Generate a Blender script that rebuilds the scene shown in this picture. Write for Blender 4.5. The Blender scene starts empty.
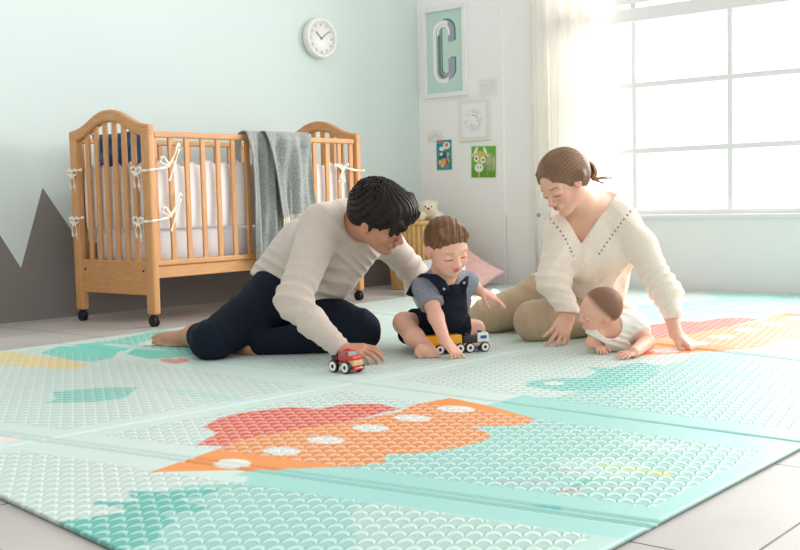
import bpy, bmesh, math, random
import numpy as np
from mathutils import Vector, Matrix
random.seed(7)
PI = math.pi
sc = bpy.context.scene
COL = sc.collection

# ------------------------------------------------------------------ camera
def cam_rows(yaw, pitch, roll):
    f = np.array([np.cos(yaw)*np.cos(pitch), np.sin(yaw)*np.cos(pitch), -np.sin(pitch)])
    r = np.cross(f, [0, 0, 1.]); r /= np.linalg.norm(r); u = np.cross(r, f)
    c, s = np.cos(roll), np.sin(roll)
    return np.array([c*r+s*u, -s*r+c*u, f])
CM = cam_rows(.68835, .06843, -.02425)
CF = 1107.5
CH = .545
CPOS = np.array([0, 0, CH])
cd = bpy.data.cameras.new('camera'); cam = bpy.data.objects.new('camera', cd); COL.objects.link(cam)
cd.sensor_width = 36; cd.lens = CF/800*36; cd.clip_start = .05
cam.matrix_world = Matrix(((CM[0][0], CM[1][0], -CM[2][0], 0), (CM[0][1], CM[1][1], -CM[2][1], 0), (CM[0][2], CM[1][2], -CM[2][2], CH), (0, 0, 0, 1)))
sc.camera = cam
def ray(x, y): return CM.T @ np.array([(x-400)/CF, -(y-275)/CF, 1.])
def P(x, y, d): return CPOS+ray(x, y)*d                      # survey: sight line and distance
def FZ(x, y, z=0.):                                           # survey: sight line meets height z
    r = ray(x, y); return CPOS+r*((z-CH)/r[2])
def onX(x, y, X): r = ray(x, y); return CPOS+r*X/r[0]
def onY(x, y, Y): r = ray(x, y); return CPOS+r*Y/r[1]
def DV(r, u, t):                                              # direction: right, up, towards the viewer's side of the room
    v = r*CM[0]+u*CM[1]-t*CM[2]; return v/np.linalg.norm(v)

# ------------------------------------------------------------------ materials
def lin(c):
    return tuple((x/12.92 if x <= .04045 else ((x+.055)/1.055)**2.4) for x in [v/255 for v in c])
def mat(name, rgb, rough=.6, attr=False, var=0., vscale=8., bump=0., bscale=60., metal=0., sheen=0., sss=0., spec=.4, coat=0., stretch=(1, 1, 1), bdist=.002, subs=(1., .35, .2)):
    m = bpy.data.materials.new(name); m.use_nodes = True
    nt = m.node_tree; N = nt.nodes; L = nt.links
    b = N['Principled BSDF']
    b.inputs['Roughness'].default_value = rough; b.inputs['Metallic'].default_value = metal
    b.inputs['Specular IOR Level'].default_value = spec
    b.inputs['Sheen Weight'].default_value = sheen; b.inputs['Coat Weight'].default_value = coat
    if sss:
        b.inputs['Subsurface Weight'].default_value = sss; b.inputs['Subsurface Radius'].default_value = subs; b.inputs['Subsurface Scale'].default_value = .008
    c = lin(rgb)
    tc = N.new('ShaderNodeTexCoord'); mp = N.new('ShaderNodeMapping'); mp.inputs['Scale'].default_value = stretch
    L.new(tc.outputs['Object'], mp.inputs['Vector'])
    src = None
    if attr:
        a = N.new('ShaderNodeAttribute'); a.attribute_name = 'Col'; src = a.outputs['Color']
    if var:
        n = N.new('ShaderNodeTexNoise'); n.inputs['Scale'].default_value = vscale; n.inputs['Detail'].default_value = 5
        L.new(mp.outputs['Vector'], n.inputs['Vector'])
        r = N.new('ShaderNodeMapRange'); r.inputs['From Min'].default_value = .3; r.inputs['From Max'].default_value = .7
        r.inputs['To Min'].default_value = 1-var; r.inputs['To Max'].default_value = 1+var
        L.new(n.outputs['Fac'], r.inputs['Value'])
        mx = N.new('ShaderNodeVectorMath'); mx.operation = 'SCALE'
        if src is None: mx.inputs[0].default_value = c
        else: L.new(src, mx.inputs[0])
        L.new(r.outputs['Result'], mx.inputs['Scale']); src = mx.outputs['Vector']
    if src is None: b.inputs['Base Color'].default_value = (*c, 1)
    else: L.new(src, b.inputs['Base Color'])
    if bump:
        n = N.new('ShaderNodeTexNoise'); n.inputs['Scale'].default_value = bscale; n.inputs['Detail'].default_value = 3
        L.new(mp.outputs['Vector'], n.inputs['Vector'])
        bp = N.new('ShaderNodeBump'); bp.inputs['Strength'].default_value = bump; bp.inputs['Distance'].default_value = bdist
        L.new(n.outputs['Fac'], bp.inputs['Height']); L.new(bp.outputs['Normal'], b.inputs['Normal'])
    return m
def wood_mat(name, rgb, rough=.45, sc_=(6, 6, .9), var=.10):
    m = mat(name, rgb, rough, var=var, vscale=14, stretch=sc_, bump=.15, bscale=60, bdist=.001)
    return m

M = {}
M['mint'] = mat('mint_wall_paint', (215, 229, 226), .85, var=.015, vscale=1.2, bump=.05, bscale=200)
M['grey_paint'] = mat('grey_mural_paint', (132, 127, 124), .85, var=.02, vscale=2)
M['white_wall'] = mat('white_wall_paint', (246, 245, 243), .85, var=.01, vscale=1.5)
M['white_gloss'] = mat('white_gloss_paint', (238, 238, 237), .4)
M['white_plastic'] = mat('white_plastic', (240, 238, 232), .35)
M['cream'] = mat('cream_print', (232, 230, 220), .6)
M['wood'] = wood_mat('beech_wood', (210, 154, 102))
M['wood_h'] = wood_mat('beech_wood_across', (210, 154, 102), sc_=(.9, 6, 6))
M['wood_e'] = wood_mat('beech_wood_end', (206, 150, 98), sc_=(6, .9, 6))
M['toy_wood'] = wood_mat('toy_beech', (214, 178, 132))
M['black'] = mat('black_rubber', (26, 26, 28), .45)
M['blackpaint'] = mat('black_toy_paint', (22, 22, 24), .3, coat=.4)
M['steel'] = mat('brushed_steel', (170, 170, 172), .3, metal=1)
M['sheet'] = mat('white_cotton', (240, 237, 240), .9, bump=.4, bscale=18, bdist=.01, sheen=.2)
M['lilac'] = mat('pale_lilac_cotton', (239, 236, 240), .9, bump=.4, bscale=14, bdist=.012)
M['ribbon'] = mat('cream_ribbon', (244, 238, 224), .8)
M['bluefab'] = mat('navy_blue_cotton', (66, 104, 148), .9, var=.25, vscale=14, bump=.5, bscale=20, bdist=.008)
M['red'] = mat('red_toy_paint', (206, 34, 32), .25, coat=.5)
M['yellow'] = mat('yellow_toy_paint', (240, 168, 22), .3, coat=.4)
M['blue'] = mat('blue_toy_paint', (30, 84, 170), .25, coat=.5)
M['white_toy'] = mat('white_toy_paint', (238, 236, 230), .3, coat=.3)
M['windowgrey'] = mat('grey_toy_window', (110, 130, 132), .2)
M['bear'] = mat('cream_plush', (238, 228, 204), 1., var=.1, vscale=40, bump=1, bscale=120, bdist=.006, sheen=.5)
M['bear_dark'] = mat('dark_brown_thread', (60, 40, 34), .5)
M['pink'] = mat('pink_cotton', (240, 196, 190), .9, var=.07, vscale=25, bump=.4, bscale=25, bdist=.006)
M['greywhite'] = mat('pale_grey_cotton', (216, 218, 218), .9, bump=.4, bscale=20, bdist=.008)
M['glass'] = None
M['attr'] = mat('printed', (255, 255, 255), .6, attr=True)
M['attr_gloss'] = mat('printed_gloss', (255, 255, 255), .35, attr=True)

def glass_mat():
    m = bpy.data.materials.new('window_glass'); m.use_nodes = True
    nt = m.node_tree; N = nt.nodes; N.remove(N['Principled BSDF'])
    t = N.new('ShaderNodeBsdfTransparent'); g = N.new('ShaderNodeBsdfGlossy'); g.inputs['Roughness'].default_value = .02
    mx = N.new('ShaderNodeMixShader'); mx.inputs[0].default_value = .06
    nt.links.new(t.outputs[0], mx.inputs[1]); nt.links.new(g.outputs[0], mx.inputs[2]); nt.links.new(mx.outputs[0], N['Material Output'].inputs[0])
    return m
M['glass'] = glass_mat()

# ------------------------------------------------------------------ object helpers
def link(name, me, mats, parent=None):
    o = bpy.data.objects.new(name, me); COL.objects.link(o)
    for m in (mats if isinstance(mats, (list, tuple)) else [mats]): me.materials.append(M[m] if isinstance(m, str) else m)
    if parent is not None: o.parent = parent
    return o
def tag(o, label=None, cat=None, group=None, kind=None):
    if label: o['label'] = label
    if cat: o['category'] = cat
    if group: o['group'] = group
    if kind: o['kind'] = kind
    return o
def empty(name, loc=(0, 0, 0), rz=0.):
    o = bpy.data.objects.new(name, None); COL.objects.link(o); o.location = loc; o.rotation_euler = (0, 0, rz); o.empty_display_size = .05
    return o
class MB:
    """collects shapes into one bmesh"""
    def __init__(s): s.bm = bmesh.new(); s.mi = 0
    def _fin(s, vs, M_, bevel=0, seg=2, smooth=False):
        fs = set(f for v in vs for f in v.link_faces)
        if bevel:
            es = list(set(e for v in vs for e in v.link_edges))
            r = bmesh.ops.bevel(s.bm, geom=es, offset=bevel, segments=seg, affect='EDGES', profile=.5)
            vs = list(set(list(r['verts'])+[v for v in vs if v.is_valid])); fs = set(f for v in vs for f in v.link_faces)
        for f in fs: f.material_index = s.mi; f.smooth = smooth
        bmesh.ops.transform(s.bm, matrix=M_, verts=vs)
        return s
    def box(s, c, size, rot=None, bevel=0., seg=2, smooth=False):
        r = bmesh.ops.create_cube(s.bm, size=1.)
        bmesh.ops.scale(s.bm, vec=size, verts=r['verts'])
        return s._fin(r['verts'], Matrix.Translation(c) @ (rot.to_4x4() if rot is not None else Matrix.Identity(4)), bevel, seg, smooth)
    def cyl(s, a, b, r0, r1=None, n=24, bevel=0., smooth=True):
        a = Vector(a); b = Vector(b); r1 = r0 if r1 is None else r1
        q = bmesh.ops.create_cone(s.bm, cap_ends=True, segments=n, radius1=r0, radius2=r1, depth=(b-a).length)
        rot = (b-a).to_track_quat('Z', 'Y').to_matrix().to_4x4()
        vs = q['verts']; caps = [f for f in set(f for v in vs for f in v.link_faces) if len(f.verts) > 4]
        s._fin(vs, Matrix.Translation((a+b)/2) @ rot, 0, 2, smooth)
        for f in caps: f.smooth = False
        if bevel:
            es = list(set(e for f in caps for e in f.edges)); bmesh.ops.bevel(s.bm, geom=es, offset=bevel, segments=3, affect='EDGES', profile=.5)
        return s
    def sph(s, c, r, n=20, rot=None):
        q = bmesh.ops.create_uvsphere(s.bm, u_segments=n, v_segments=n*2//3, radius=1.)
        rr = (r, r, r) if not hasattr(r, '__len__') else r
        m = Matrix.Translation(c) @ (rot.to_4x4() if rot is not None else Matrix.Identity(4)) @ Matrix.Diagonal((*rr, 1))
        return s._fin(q['verts'], m, 0, 2, True)
    def tube(s, pts, rad, n=8, flat=1., up=(0, 0, 1)):
        """smooth tube along points; rad number or list; flat squashes the section"""
        pts = [Vector(p) for p in pts]; rings = []
        for i, p in enumerate(pts):
            t = (pts[min(i+1, len(pts)-1)]-pts[max(i-1, 0)]).normalized()
            u = Vector(up); 
            if abs(t.dot(u)) > .95: u = Vector((1, 0, 0))
            a = t.cross(u).normalized(); b = a.cross(t).normalized()
            r = rad[i] if hasattr(rad, '__len__') else rad
            rings.append([s.bm.verts.new(p+a*r*math.cos(2*PI*k/n)*flat+b*r*math.sin(2*PI*k/n)) for k in range(n)])
        fs = []
        for i in range(len(rings)-1):
            for k in range(n): fs.append(s.bm.faces.new((rings[i][k], rings[i][(k+1) % n], rings[i+1][(k+1) % n], rings[i+1][k])))
        fs.append(s.bm.faces.new(rings[0][::-1])); fs.append(s.bm.faces.new(rings[-1]))
        for f in fs: f.smooth = True; f.material_index = s.mi
        return s
    def prism(s, poly, z0, z1, M_=None, smooth=False):
        """extrude a 2-D outline between two heights"""
        a = [s.bm.verts.new((x, y, z0)) for x, y in poly]; b = [s.bm.verts.new((x, y, z1)) for x, y in poly]
        n = len(poly); fs = [s.bm.faces.new(a[::-1]), s.bm.faces.new(b)]
        for i in range(n): f = s.bm.faces.new((a[i], a[(i+1) % n], b[(i+1) % n], b[i])); fs.append(f); f.smooth = smooth
        for f in fs: f.material_index = s.mi
        if M_ is not None: bmesh.ops.transform(s.bm, matrix=M_, verts=a+b)
        return s
    def lathe(s, prof, c=(0, 0, 0), n=40, axis=None):
        """profile (r, z) turned about a vertical axis"""
        rings = [[s.bm.verts.new((r*math.cos(2*PI*k/n), r*math.sin(2*PI*k/n), z)) for k in range(n)] for r, z in prof]
        fs = []
        for i in range(len(rings)-1):
            for k in range(n): fs.append(s.bm.faces.new((rings[i][k], rings[i][(k+1) % n], rings[i+1][(k+1) % n], rings[i+1][k])))
        fs.append(s.bm.faces.new(rings[0][::-1])); fs.append(s.bm.faces.new(rings[-1]))
        for f in fs: f.smooth = True; f.material_index = s.mi
        M_ = Matrix.Translation(c) @ (axis if axis is not None else Matrix.Identity(4))
        bmesh.ops.transform(s.bm, matrix=M_, verts=[v for r in rings for v in r])
        return s
    def build(s, name, mats, parent=None):
        bmesh.ops.recalc_face_normals(s.bm, faces=s.bm.faces)
        me = bpy.data.meshes.new(name); s.bm.to_mesh(me); s.bm.free()
        return link(name, me, mats, parent)
def copy_tree(o, parent=None):
    c = o.copy(); COL.objects.link(c); c.parent = parent
    for ch in o.children: copy_tree(ch, c)
    return c
def np_mesh(name, V, Q, cols=None, smooth=True):
    me = bpy.data.meshes.new(name); me.vertices.add(len(V)); me.vertices.foreach_set('co', V.astype(np.float32).ravel())
    k = Q.shape[1]
    me.loops.add(Q.size); me.loops.foreach_set('vertex_index', Q.astype(np.int32).ravel())
    me.polygons.add(len(Q)); me.polygons.foreach_set('loop_start', np.arange(0, Q.size, k, dtype=np.int32))
    me.polygons.foreach_set('use_smooth', np.full(len(Q), smooth))
    me.update(calc_edges=True)
    if cols is not None:
        a = me.color_attributes.new('Col', 'FLOAT_COLOR', 'POINT')
        c4 = np.ones((len(V), 4), np.float32); c4[:, :3] = cols; a.data.foreach_set('color', c4.ravel())
    return me
def grid_mesh(name, nu, nv, fn, parent=None, mats='sheet', cols=None, closed_u=False):
    """fn(u,v arrays 0..1) -> (x,y,z)"""
    u, v = np.meshgrid(np.linspace(0, 1, nu), np.linspace(0, 1, nv), indexing='ij')
    V = np.stack(fn(u, v), -1).reshape(-1, 3)
    i = np.arange(nu*nv).reshape(nu, nv)
    Q = np.stack([i[:-1, :-1], i[1:, :-1], i[1:, 1:], i[:-1, 1:]], -1).reshape(-1, 4)
    me = np_mesh(name, V, Q, None if cols is None else cols(u, v).reshape(-1, 3))
    return link(name, me, mats, parent)
def solid(o, t, off=0.):
    m = o.modifiers.new('thickness', 'SOLIDIFY'); m.thickness = t; m.offset = off; return o

# ------------------------------------------------------------------ implicit-surface modeller
def nrm(v): v = np.asarray(v, float); return v/np.linalg.norm(v)
def rotm(f, u):
    """columns: forward, lateral, up"""
    f = nrm(f); u = np.asarray(u, float); u = nrm(u-f*np.dot(u, f)); l = np.cross(u, f)
    return np.stack([f, l, u], 1)
def rc(a, b, ra, rb=None):
    a = np.asarray(a, float); b = np.asarray(b, float); rb = ra if rb is None else rb
    ab = b-a; L2 = max(ab @ ab, 1e-9); R = max(ra, rb)
    def fn(X, Y, Z):
        x, y, z = X-a[0], Y-a[1], Z-a[2]
        t = np.clip((x*ab[0]+y*ab[1]+z*ab[2])/L2, 0, 1)
        return np.sqrt((x-t*ab[0])**2+(y-t*ab[1])**2+(z-t*ab[2])**2)-(ra+(rb-ra)*t)
    return fn, np.minimum(a, b)-R, np.maximum(a, b)+R
def seg(a, b, wa, wb, side):
    """limb segment with an elliptical section: wa=(half width along side, half depth)"""
    a = np.asarray(a, float); b = np.asarray(b, float); ab = b-a; L2 = ab @ ab
    s = np.asarray(side, float); R = max(*wa, *wb)
    def fn(X, Y, Z):
        x, y, z = X-a[0], Y-a[1], Z-a[2]
        t = np.clip((x*ab[0]+y*ab[1]+z*ab[2])/L2, 0, 1)
        x, y, z = x-t*ab[0], y-t*ab[1], z-t*ab[2]
        l = x*s[0]+y*s[1]+z*s[2]; o2 = np.maximum(x*x+y*y+z*z-l*l, 0)
        w = wa[0]+(wb[0]-wa[0])*t; d = wa[1]+(wb[1]-wa[1])*t
        k0 = np.sqrt((l/w)**2+o2/d**2); k1 = np.sqrt((l/w**2)**2+o2/d**4)+1e-9
        return k0*(k0-1)/k1
    return fn, np.minimum(a, b)-R, np.maximum(a, b)+R
def el(c, r, Rm=None):
    c = np.asarray(c, float); Rm = np.eye(3) if Rm is None else Rm; r = np.broadcast_to(np.asarray(r, float), (3,))
    ext = np.sqrt(((Rm*r[None, :])**2).sum(1))
    def fn(X, Y, Z):
        x, y, z = X-c[0], Y-c[1], Z-c[2]
        q = [(x*Rm[0, i]+y*Rm[1, i]+z*Rm[2, i]) for i in range(3)]
        k0 = np.sqrt(sum((q[i]/r[i])**2 for i in range(3))); k1 = np.sqrt(sum((q[i]/r[i]**2)**2 for i in range(3)))+1e-9
        return k0*(k0-1)/k1
    return fn, c-ext, c+ext
def half(p, n, lo, hi):
    """solid side opposite to the normal"""
    p = np.asarray(p, float); n = nrm(n)
    return (lambda X, Y, Z: (X-p[0])*n[0]+(Y-p[1])*n[1]+(Z-p[2])*n[2]), np.asarray(lo, float), np.asarray(hi, float)
_rs = np.random.RandomState(3)
_K = [(_rs.normal(size=(9, 3)), _rs.uniform(0, 6.28, 9)) for _ in range(6)]
def noise(X, Y, Z, freq, o=0):
    k, ph = _K[o]; s = 0
    for i in range(9):
        d = k[i]/np.linalg.norm(k[i])*freq*(0.7+.09*i); s = s+np.sin(X*d[0]+Y*d[1]+Z*d[2]+ph[i])
    return s/3.2
class Vol:
    def __init__(s, lo, hi, h):
        s.lo = np.asarray(lo, float); s.h = h; s.n = np.ceil((np.asarray(hi, float)-s.lo)/h).astype(int)+1
        s.D = np.full(s.n, 1., np.float32)
        s.ax = [s.lo[i]+h*np.arange(s.n[i]) for i in range(3)]
    def blk(s, lo, hi, m):
        a = np.clip(np.floor((lo-m-s.lo)/s.h).astype(int), 0, s.n); b = np.clip(np.ceil((hi+m-s.lo)/s.h).astype(int)+1, 0, s.n)
        if np.any(b <= a): return None
        sl = tuple(slice(a[i], b[i]) for i in range(3))
        X, Y, Z = s.ax[0][sl[0]][:, None, None], s.ax[1][sl[1]][None, :, None], s.ax[2][sl[2]][None, None, :]
        return sl, X, Y, Z
    def add(s, pr, k=.01, disp=None):
        fn, lo, hi = pr; q = s.blk(lo, hi, max(k, .008)+3*s.h+.01)
        if q is None: return s
        sl, X, Y, Z = q; d = fn(X, Y, Z)
        if disp is not None: d = d+disp(X, Y, Z)
        D = s.D[sl]
        hh = np.maximum(k-np.abs(D-d), 0)/k
        s.D[sl] = np.minimum(D, d)-hh*hh*k*.25
        return s
    def sub(s, pr, k=.005):
        fn, lo, hi = pr; q = s.blk(lo, hi, k+2*s.h)
        if q is None: return s
        sl, X, Y, Z = q; d = -fn(X, Y, Z); D = s.D[sl]
        hh = np.maximum(k-np.abs(D-d), 0)/k
        s.D[sl] = np.maximum(D, d)+hh*hh*k*.25
        return s
    def cut(s, p, n, lo=None, hi=None, k=.003):
        """removes what lies on the side the normal points to, optionally only inside a box"""
        lo = s.lo if lo is None else np.asarray(lo); hi = s.lo+s.h*s.n if hi is None else np.asarray(hi)
        q = s.blk(lo, hi, 0); sl, X, Y, Z = q; p = np.asarray(p, float); n = nrm(n)
        d = (X-p[0])*n[0]+(Y-p[1])*n[1]+(Z-p[2])*n[2]; D = s.D[sl]
        hh = np.maximum(k-np.abs(D-d), 0)/k
        s.D[sl] = np.maximum(D, d)+hh*hh*k*.25
        return s
    def capcut(s, c, n, r):
        """removes the half ball beyond a plane: trims a limb end"""
        c = np.asarray(c, float); n = nrm(n); q = s.blk(c-r, c+r, 0)
        if q is None: return s
        sl, X, Y, Z = q
        d = (X-c[0])*n[0]+(Y-c[1])*n[1]+(Z-c[2])*n[2]
        ins = np.sqrt((X-c[0])**2+(Y-c[1])**2+(Z-c[2])**2) < r
        s.D[sl] = np.where(ins, np.maximum(s.D[sl], d), s.D[sl]); return s
    def disp(s, f, lo=None, hi=None):
        q = s.blk(s.lo if lo is None else np.asarray(lo), s.lo+s.h*s.n if hi is None else np.asarray(hi), 0)
        if q is None: return s
        sl, X, Y, Z = q; D = s.D[sl]
        w = np.abs(D) < .04
        i = np.nonzero(w)
        x, y, z = X[i[0], 0, 0], Y[0, i[1], 0], Z[0, 0, i[2]]
        D[i] = D[i]+f(x, y, z); s.D[sl] = D; return s
    def floor(s, z=0.004):
        q = s.blk(s.lo, s.lo+s.h*s.n, 0); sl, X, Y, Z = q; s.D[sl] = np.maximum(s.D[sl], z-Z+0*X+0*Y); return s
    def mesh(s, name, mats, color=None, parent=None, keep=0, smooth_it=1):
        D = s.D; D[0], D[-1], D[:, 0], D[:, -1], D[:, :, 0], D[:, :, -1] = (1,)*6
        B = D < 0
        n = np.array(D.shape)-1
        cnt = np.zeros(n, np.int8)
        offs = [(i, j, k) for i in (0, 1) for j in (0, 1) for k in (0, 1)]
        for i, j, k in offs: cnt += B[i:i+n[0], j:j+n[1], k:k+n[2]]
        act = (cnt > 0) & (cnt < 8); I = np.nonzero(act); m = len(I[0])
        idx = np.full(n, -1, np.int32); idx[I] = np.arange(m)
        val = {o: D[I[0]+o[0], I[1]+o[1], I[2]+o[2]] for o in offs}
        acc = np.zeros((m, 3)); num = np.zeros(m)
        for a in offs:
            for ax in range(3):
                if a[ax]: continue
                b = list(a); b[ax] = 1; b = tuple(b); va, vb = val[a], val[b]
                c = (va < 0) != (vb < 0); t = np.where(c, va/np.where(c, va-vb, 1), 0)
                for q in range(3): acc[:, q] += np.where(c, a[q]+(t if q == ax else 0), 0)
                num += c
        V = (acc/num[:, None]+np.stack(I, 1))*s.h+s.lo
        Q = []
        for ax in range(3):
            a, b = (ax+1) % 3, (ax+2) % 3
            s0 = [slice(1, n[i]) for i in range(3)]; s1 = list(s0); s0[ax] = slice(0, n[ax]); s1[ax] = slice(1, n[ax]+1)
            for i in (a, b): s0[i] = slice(1, n[i]); s1[i] = slice(1, n[i])
            e0, e1 = B[tuple(s0)], B[tuple(s1)]
            for flip in (0, 1):
                c = np.nonzero((e0 & ~e1) if not flip else (~e0 & e1)); g = [c[0], c[1], c[2]]
                for i in (a, b): g[i] = g[i]+1
                def cell(da, db):
                    h = list(g); h[a] = h[a]-da; h[b] = h[b]-db; return idx[h[0], h[1], h[2]]
                q = np.stack([cell(1, 1), cell(0, 1), cell(0, 0), cell(1, 0)], 1)
                Q.append(q if not flip else q[:, ::-1])
        Q = np.concatenate(Q)
        if keep:   # drop crumbs: keep connected pieces above a small share
            lab = np.arange(len(V))
            for _ in range(400):
                mn = lab[Q].min(1); old = lab.copy()
                for q in range(4): np.minimum.at(lab, Q[:, q], mn)
                lab = lab[lab]
                if (lab == old).all(): break
            u, cn = np.unique(lab, return_counts=True); ok = u[cn > max(60, .004*len(V))]
            kv = np.isin(lab, ok); Q = Q[kv[Q[:, 0]]]; re = np.cumsum(kv)-1; V = V[kv]; Q = re[Q]
        for _ in range(smooth_it):
            S = np.zeros_like(V); N = np.zeros(len(V))
            for q in range(4):
                a_, b_ = Q[:, q], Q[:, (q+1) % 4]
                for ax in range(3): S[:, ax] += np.bincount(a_, V[b_, ax], len(V))+np.bincount(b_, V[a_, ax], len(V))
                N += np.bincount(a_, minlength=len(V))+np.bincount(b_, minlength=len(V))
            V = V*.5+.5*S/N[:, None]
        me = np_mesh(name, V, Q, None if color is None else color(V))
        return link(name, me, mats, parent)
def painter(base, spots, nz=.0):
    """colour of a surface from its base and soft ellipsoidal areas (centre, axes, radii, rgb, strength)"""
    b = np.array(lin(base))
    def f(V):
        C = np.tile(b, (len(V), 1))
        if nz: C = C*(1+nz*noise(V[:, 0], V[:, 1], V[:, 2], 60.))[:, None]
        for c, Rm, r, rgb, st in spots:
            q = (V-np.asarray(c)) @ (np.eye(3) if Rm is None else Rm); d = np.sqrt(((q/np.asarray(r))**2).sum(1))
            w = np.clip((1.15-d)/.35, 0, 1)[:, None]*st
            C = C*(1-w)+np.array(lin(rgb))*w
        return C
    return f

# ------------------------------------------------------------------ anatomy
class Head:
    def __init__(s, c, f, u, H, kid=0.): s.c = np.asarray(c, float); s.R = rotm(f, u); s.H = H; s.kid = kid
    def p(s, f, l, u): return s.c+s.R @ (np.array([f, l, u])*s.H)
    def loc(s, X, Y, Z):
        x, y, z = (X-s.c[0])/s.H, (Y-s.c[1])/s.H, (Z-s.c[2])/s.H
        return [x*s.R[0, i]+y*s.R[1, i]+z*s.R[2, i] for i in range(3)]
    def build(s, v, nose=1., lip=1., open_eyes=False, jaw=1., smile=0., slim=1.):
        H, R, p, kid = s.H, s.R, s.p, s.kid
        e = lambda c, r, k=.03, sub=0: (v.sub if sub else v.add)(el(p(*c), np.array(r)*H, R), k*H)
        c = lambda a, b, ra, rb, k=.03: v.add(rc(p(*a), p(*b), ra*H, rb*H), k*H)
        if kid:
            e((-.05, 0, .13), (.425, .355, .37), .02)
            e((.10, 0, -.10), (.30, .30, .34), .12)
            for l in (-1, 1): e((.20, l*.17, -.20), (.15, .135, .15), .08)
            e((.27, 0, -.40), (.09, .10, .075), .08)
            e((.17, 0, -.36), (.16, .19, .10), .1)
        else:
            e((-.05, 0, .14), (.42, .33, .355), .02)
            e((.11, 0, -.12), (.26, .245*slim, .34), .12)
            for l in (-1, 1):
                c((-.02, l*.21*jaw, -.20), (.23, l*.075*jaw, -.41), .085, .075, .08)
                e((.23, l*.145*slim, -.12), (.11, .10, .10), .08)
            e((.29, 0, -.43), (.075, .09, .065), .06)
        ez = -.02 if not kid else -.035
        for l in (-1, 1):
            c((.335, l*.07, ez+.085), (.27, l*.22, ez+.085), .05, .045, .06)
            e((.43, l*.15, ez-.005), (.085, .085, .06), .06, 1)
            e((.305, l*.148, ez-.01), (.075, .085, .062), .02)
            if not open_eyes: e((.355, l*.148, ez-.022), (.028, .075, .022), .015)
        nl = (.10 if kid else .15)*nose
        c((.36, 0, ez+.02), (.37+nl*.7, 0, ez-.13), .03, .042, .04)
        e((.375+nl*.65, 0, ez-.15), (.05, .055, .042), .03)
        for l in (-1, 1): e((.385+nl*.3, l*.055, ez-.165), (.04, .035, .032), .03)
        mz = -.275 if not kid else -.285
        e((.345, 0, mz-.005), (.055, .10, .06), .05)
        e((.375, 0, mz+.018), (.034, .085+.02*smile, .020), .02)
        e((.368, 0, mz-.024), (.034, .072+.02*smile, .023), .02)
        e((.42, 0, mz), (.03, .085+.03*smile, .006), .012, 1)
        for l in (-1, 1):
            w = .33 if not kid else .365
            e((-.03, l*(w-.01), -.05), (.075, .035, .115), .02)
            e((-.055, l*(w+.02), -.03), (.045, .018, .09), .015)
            e((-.01, l*(w+.035), -.045), (.03, .022, .055), .015, 1)
    def spots(s, brow=(70, 50, 40), lips=(190, 100, 95), lash=(50, 35, 30), blush=(225, 150, 135), bs=.35, browk=.8, iris=None, ear=None):
        p, R, H, kid = s.p, s.R, s.H, s.kid; out = []
        ez = -.02 if not kid else -.035; mz = -.275 if not kid else -.285
        for l in (-1, 1):
            out.append((p(.24, l*.19, -.16), R, np.array((.2, .11, .10))*H, blush, bs))
            out.append((p(.33, l*.15, ez+.095), R, np.array((.14, .095, .016))*H, brow, browk))
            if iris: out.append((p(.37, l*.15, ez-.01), R, np.array((.07, .034, .028))*H, iris, .95))
            out.append((p(.36, l*.15, ez+(-.042 if not iris else .03)), R, np.array((.1, .085, .016))*H, lash, .95))
            out.append((p(-.03, l*.36, -.05), R, np.array((.09, .08, .13))*H, ear or blush, .5))
        out.append((p(.47, 0, ez-.15), R, np.array((.08, .09, .07))*H, blush, bs*.8))
        out.append((p(.39, 0, mz+.016), R, np.array((.06, .085, .02))*H, lips, .85))
        out.append((p(.39, 0, mz-.024), R, np.array((.06, .072, .024))*H, lips, .85))
        out.append((p(.38, 0, mz), R, np.array((.06, .080, .005))*H, (140, 70, 62), .7))
        return out
def hand(v, w, f, up, s=1., curl=None, spread=None, thumb=None, side=1, drop=0., palm_t=1., spots=None):
    """w wrist, f towards the fingers, up back of the hand; s scale (1 = adult man); curl per finger (mcp,pip,dip) in degrees"""
    R = rotm(f, up); w = np.asarray(w, float); f, l, u = R[:, 0], R[:, 1]*side, R[:, 2]
    k = .006*s
    curl = curl or [(12, 22, 15)]*4; spread = spread or [9, 3, -3, -10]
    offs = [.030, .010, -.011, -.030]; lens = [(.042, .025, .021), (.046, .029, .022), (.043, .027, .021), (.034, .020, .019)]
    kn = [.088, .092, .088, .080]
    v.add(rc(w-f*.006*s, w+f*.014*s, .0245*s, .025*s), .01*s)
    for i in range(4):
        a = w+f*.012*s+l*offs[i]*.55*s; b = w+(f*kn[i]+l*offs[i])*s
        v.add(rc(a, b, .0155*s*palm_t, .0125*s), .012*s)
        g = math.radians(spread[i]); d0 = f*math.cos(g)+l*math.sin(g); ang = 0; q = b
        for j in range(3):
            ang += math.radians(curl[i][j]); d = d0*math.cos(ang)-u*math.sin(ang)
            r0, r1 = [(.0105, .0092), (.0092, .0082), (.0082, .0066)][j]
            sc_ = .9 if i == 3 else 1
            q2 = q+d*lens[i][j]*s; v.add(rc(q, q2, r0*s*sc_, r1*s*sc_), .003*s); q = q2
        if spots is not None:
            nu = u*math.cos(ang)+d0*math.sin(ang)
            spots.append((q+nu*.005*s, rotm(d, nu), np.array((.009, .006, .006))*s, (238, 178, 165), .6))
    th = thumb or (42, 10, 25, 20)      # out, down, bend1, bend2
    a = w+f*.016*s+l*.020*s; g, dn = math.radians(th[0]), math.radians(th[1])
    d = f*math.cos(g)+l*math.sin(g); d = d*math.cos(dn)-u*math.sin(dn)
    b = a+d*.044*s; v.add(rc(a, b, .0165*s, .013*s), .012*s)
    inn = nrm(f-l*.15-u*.15); q = b
    for j, (ln, r0, r1) in enumerate(((.034, .0115, .0105), (.027, .0105, .008))):
        t = math.radians(th[2+j])/1.57; d = nrm(d*(1-t)+inn*t); q2 = q+d*ln*s; v.add(rc(q, q2, r0*s, r1*s), .004*s); q = q2
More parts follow.
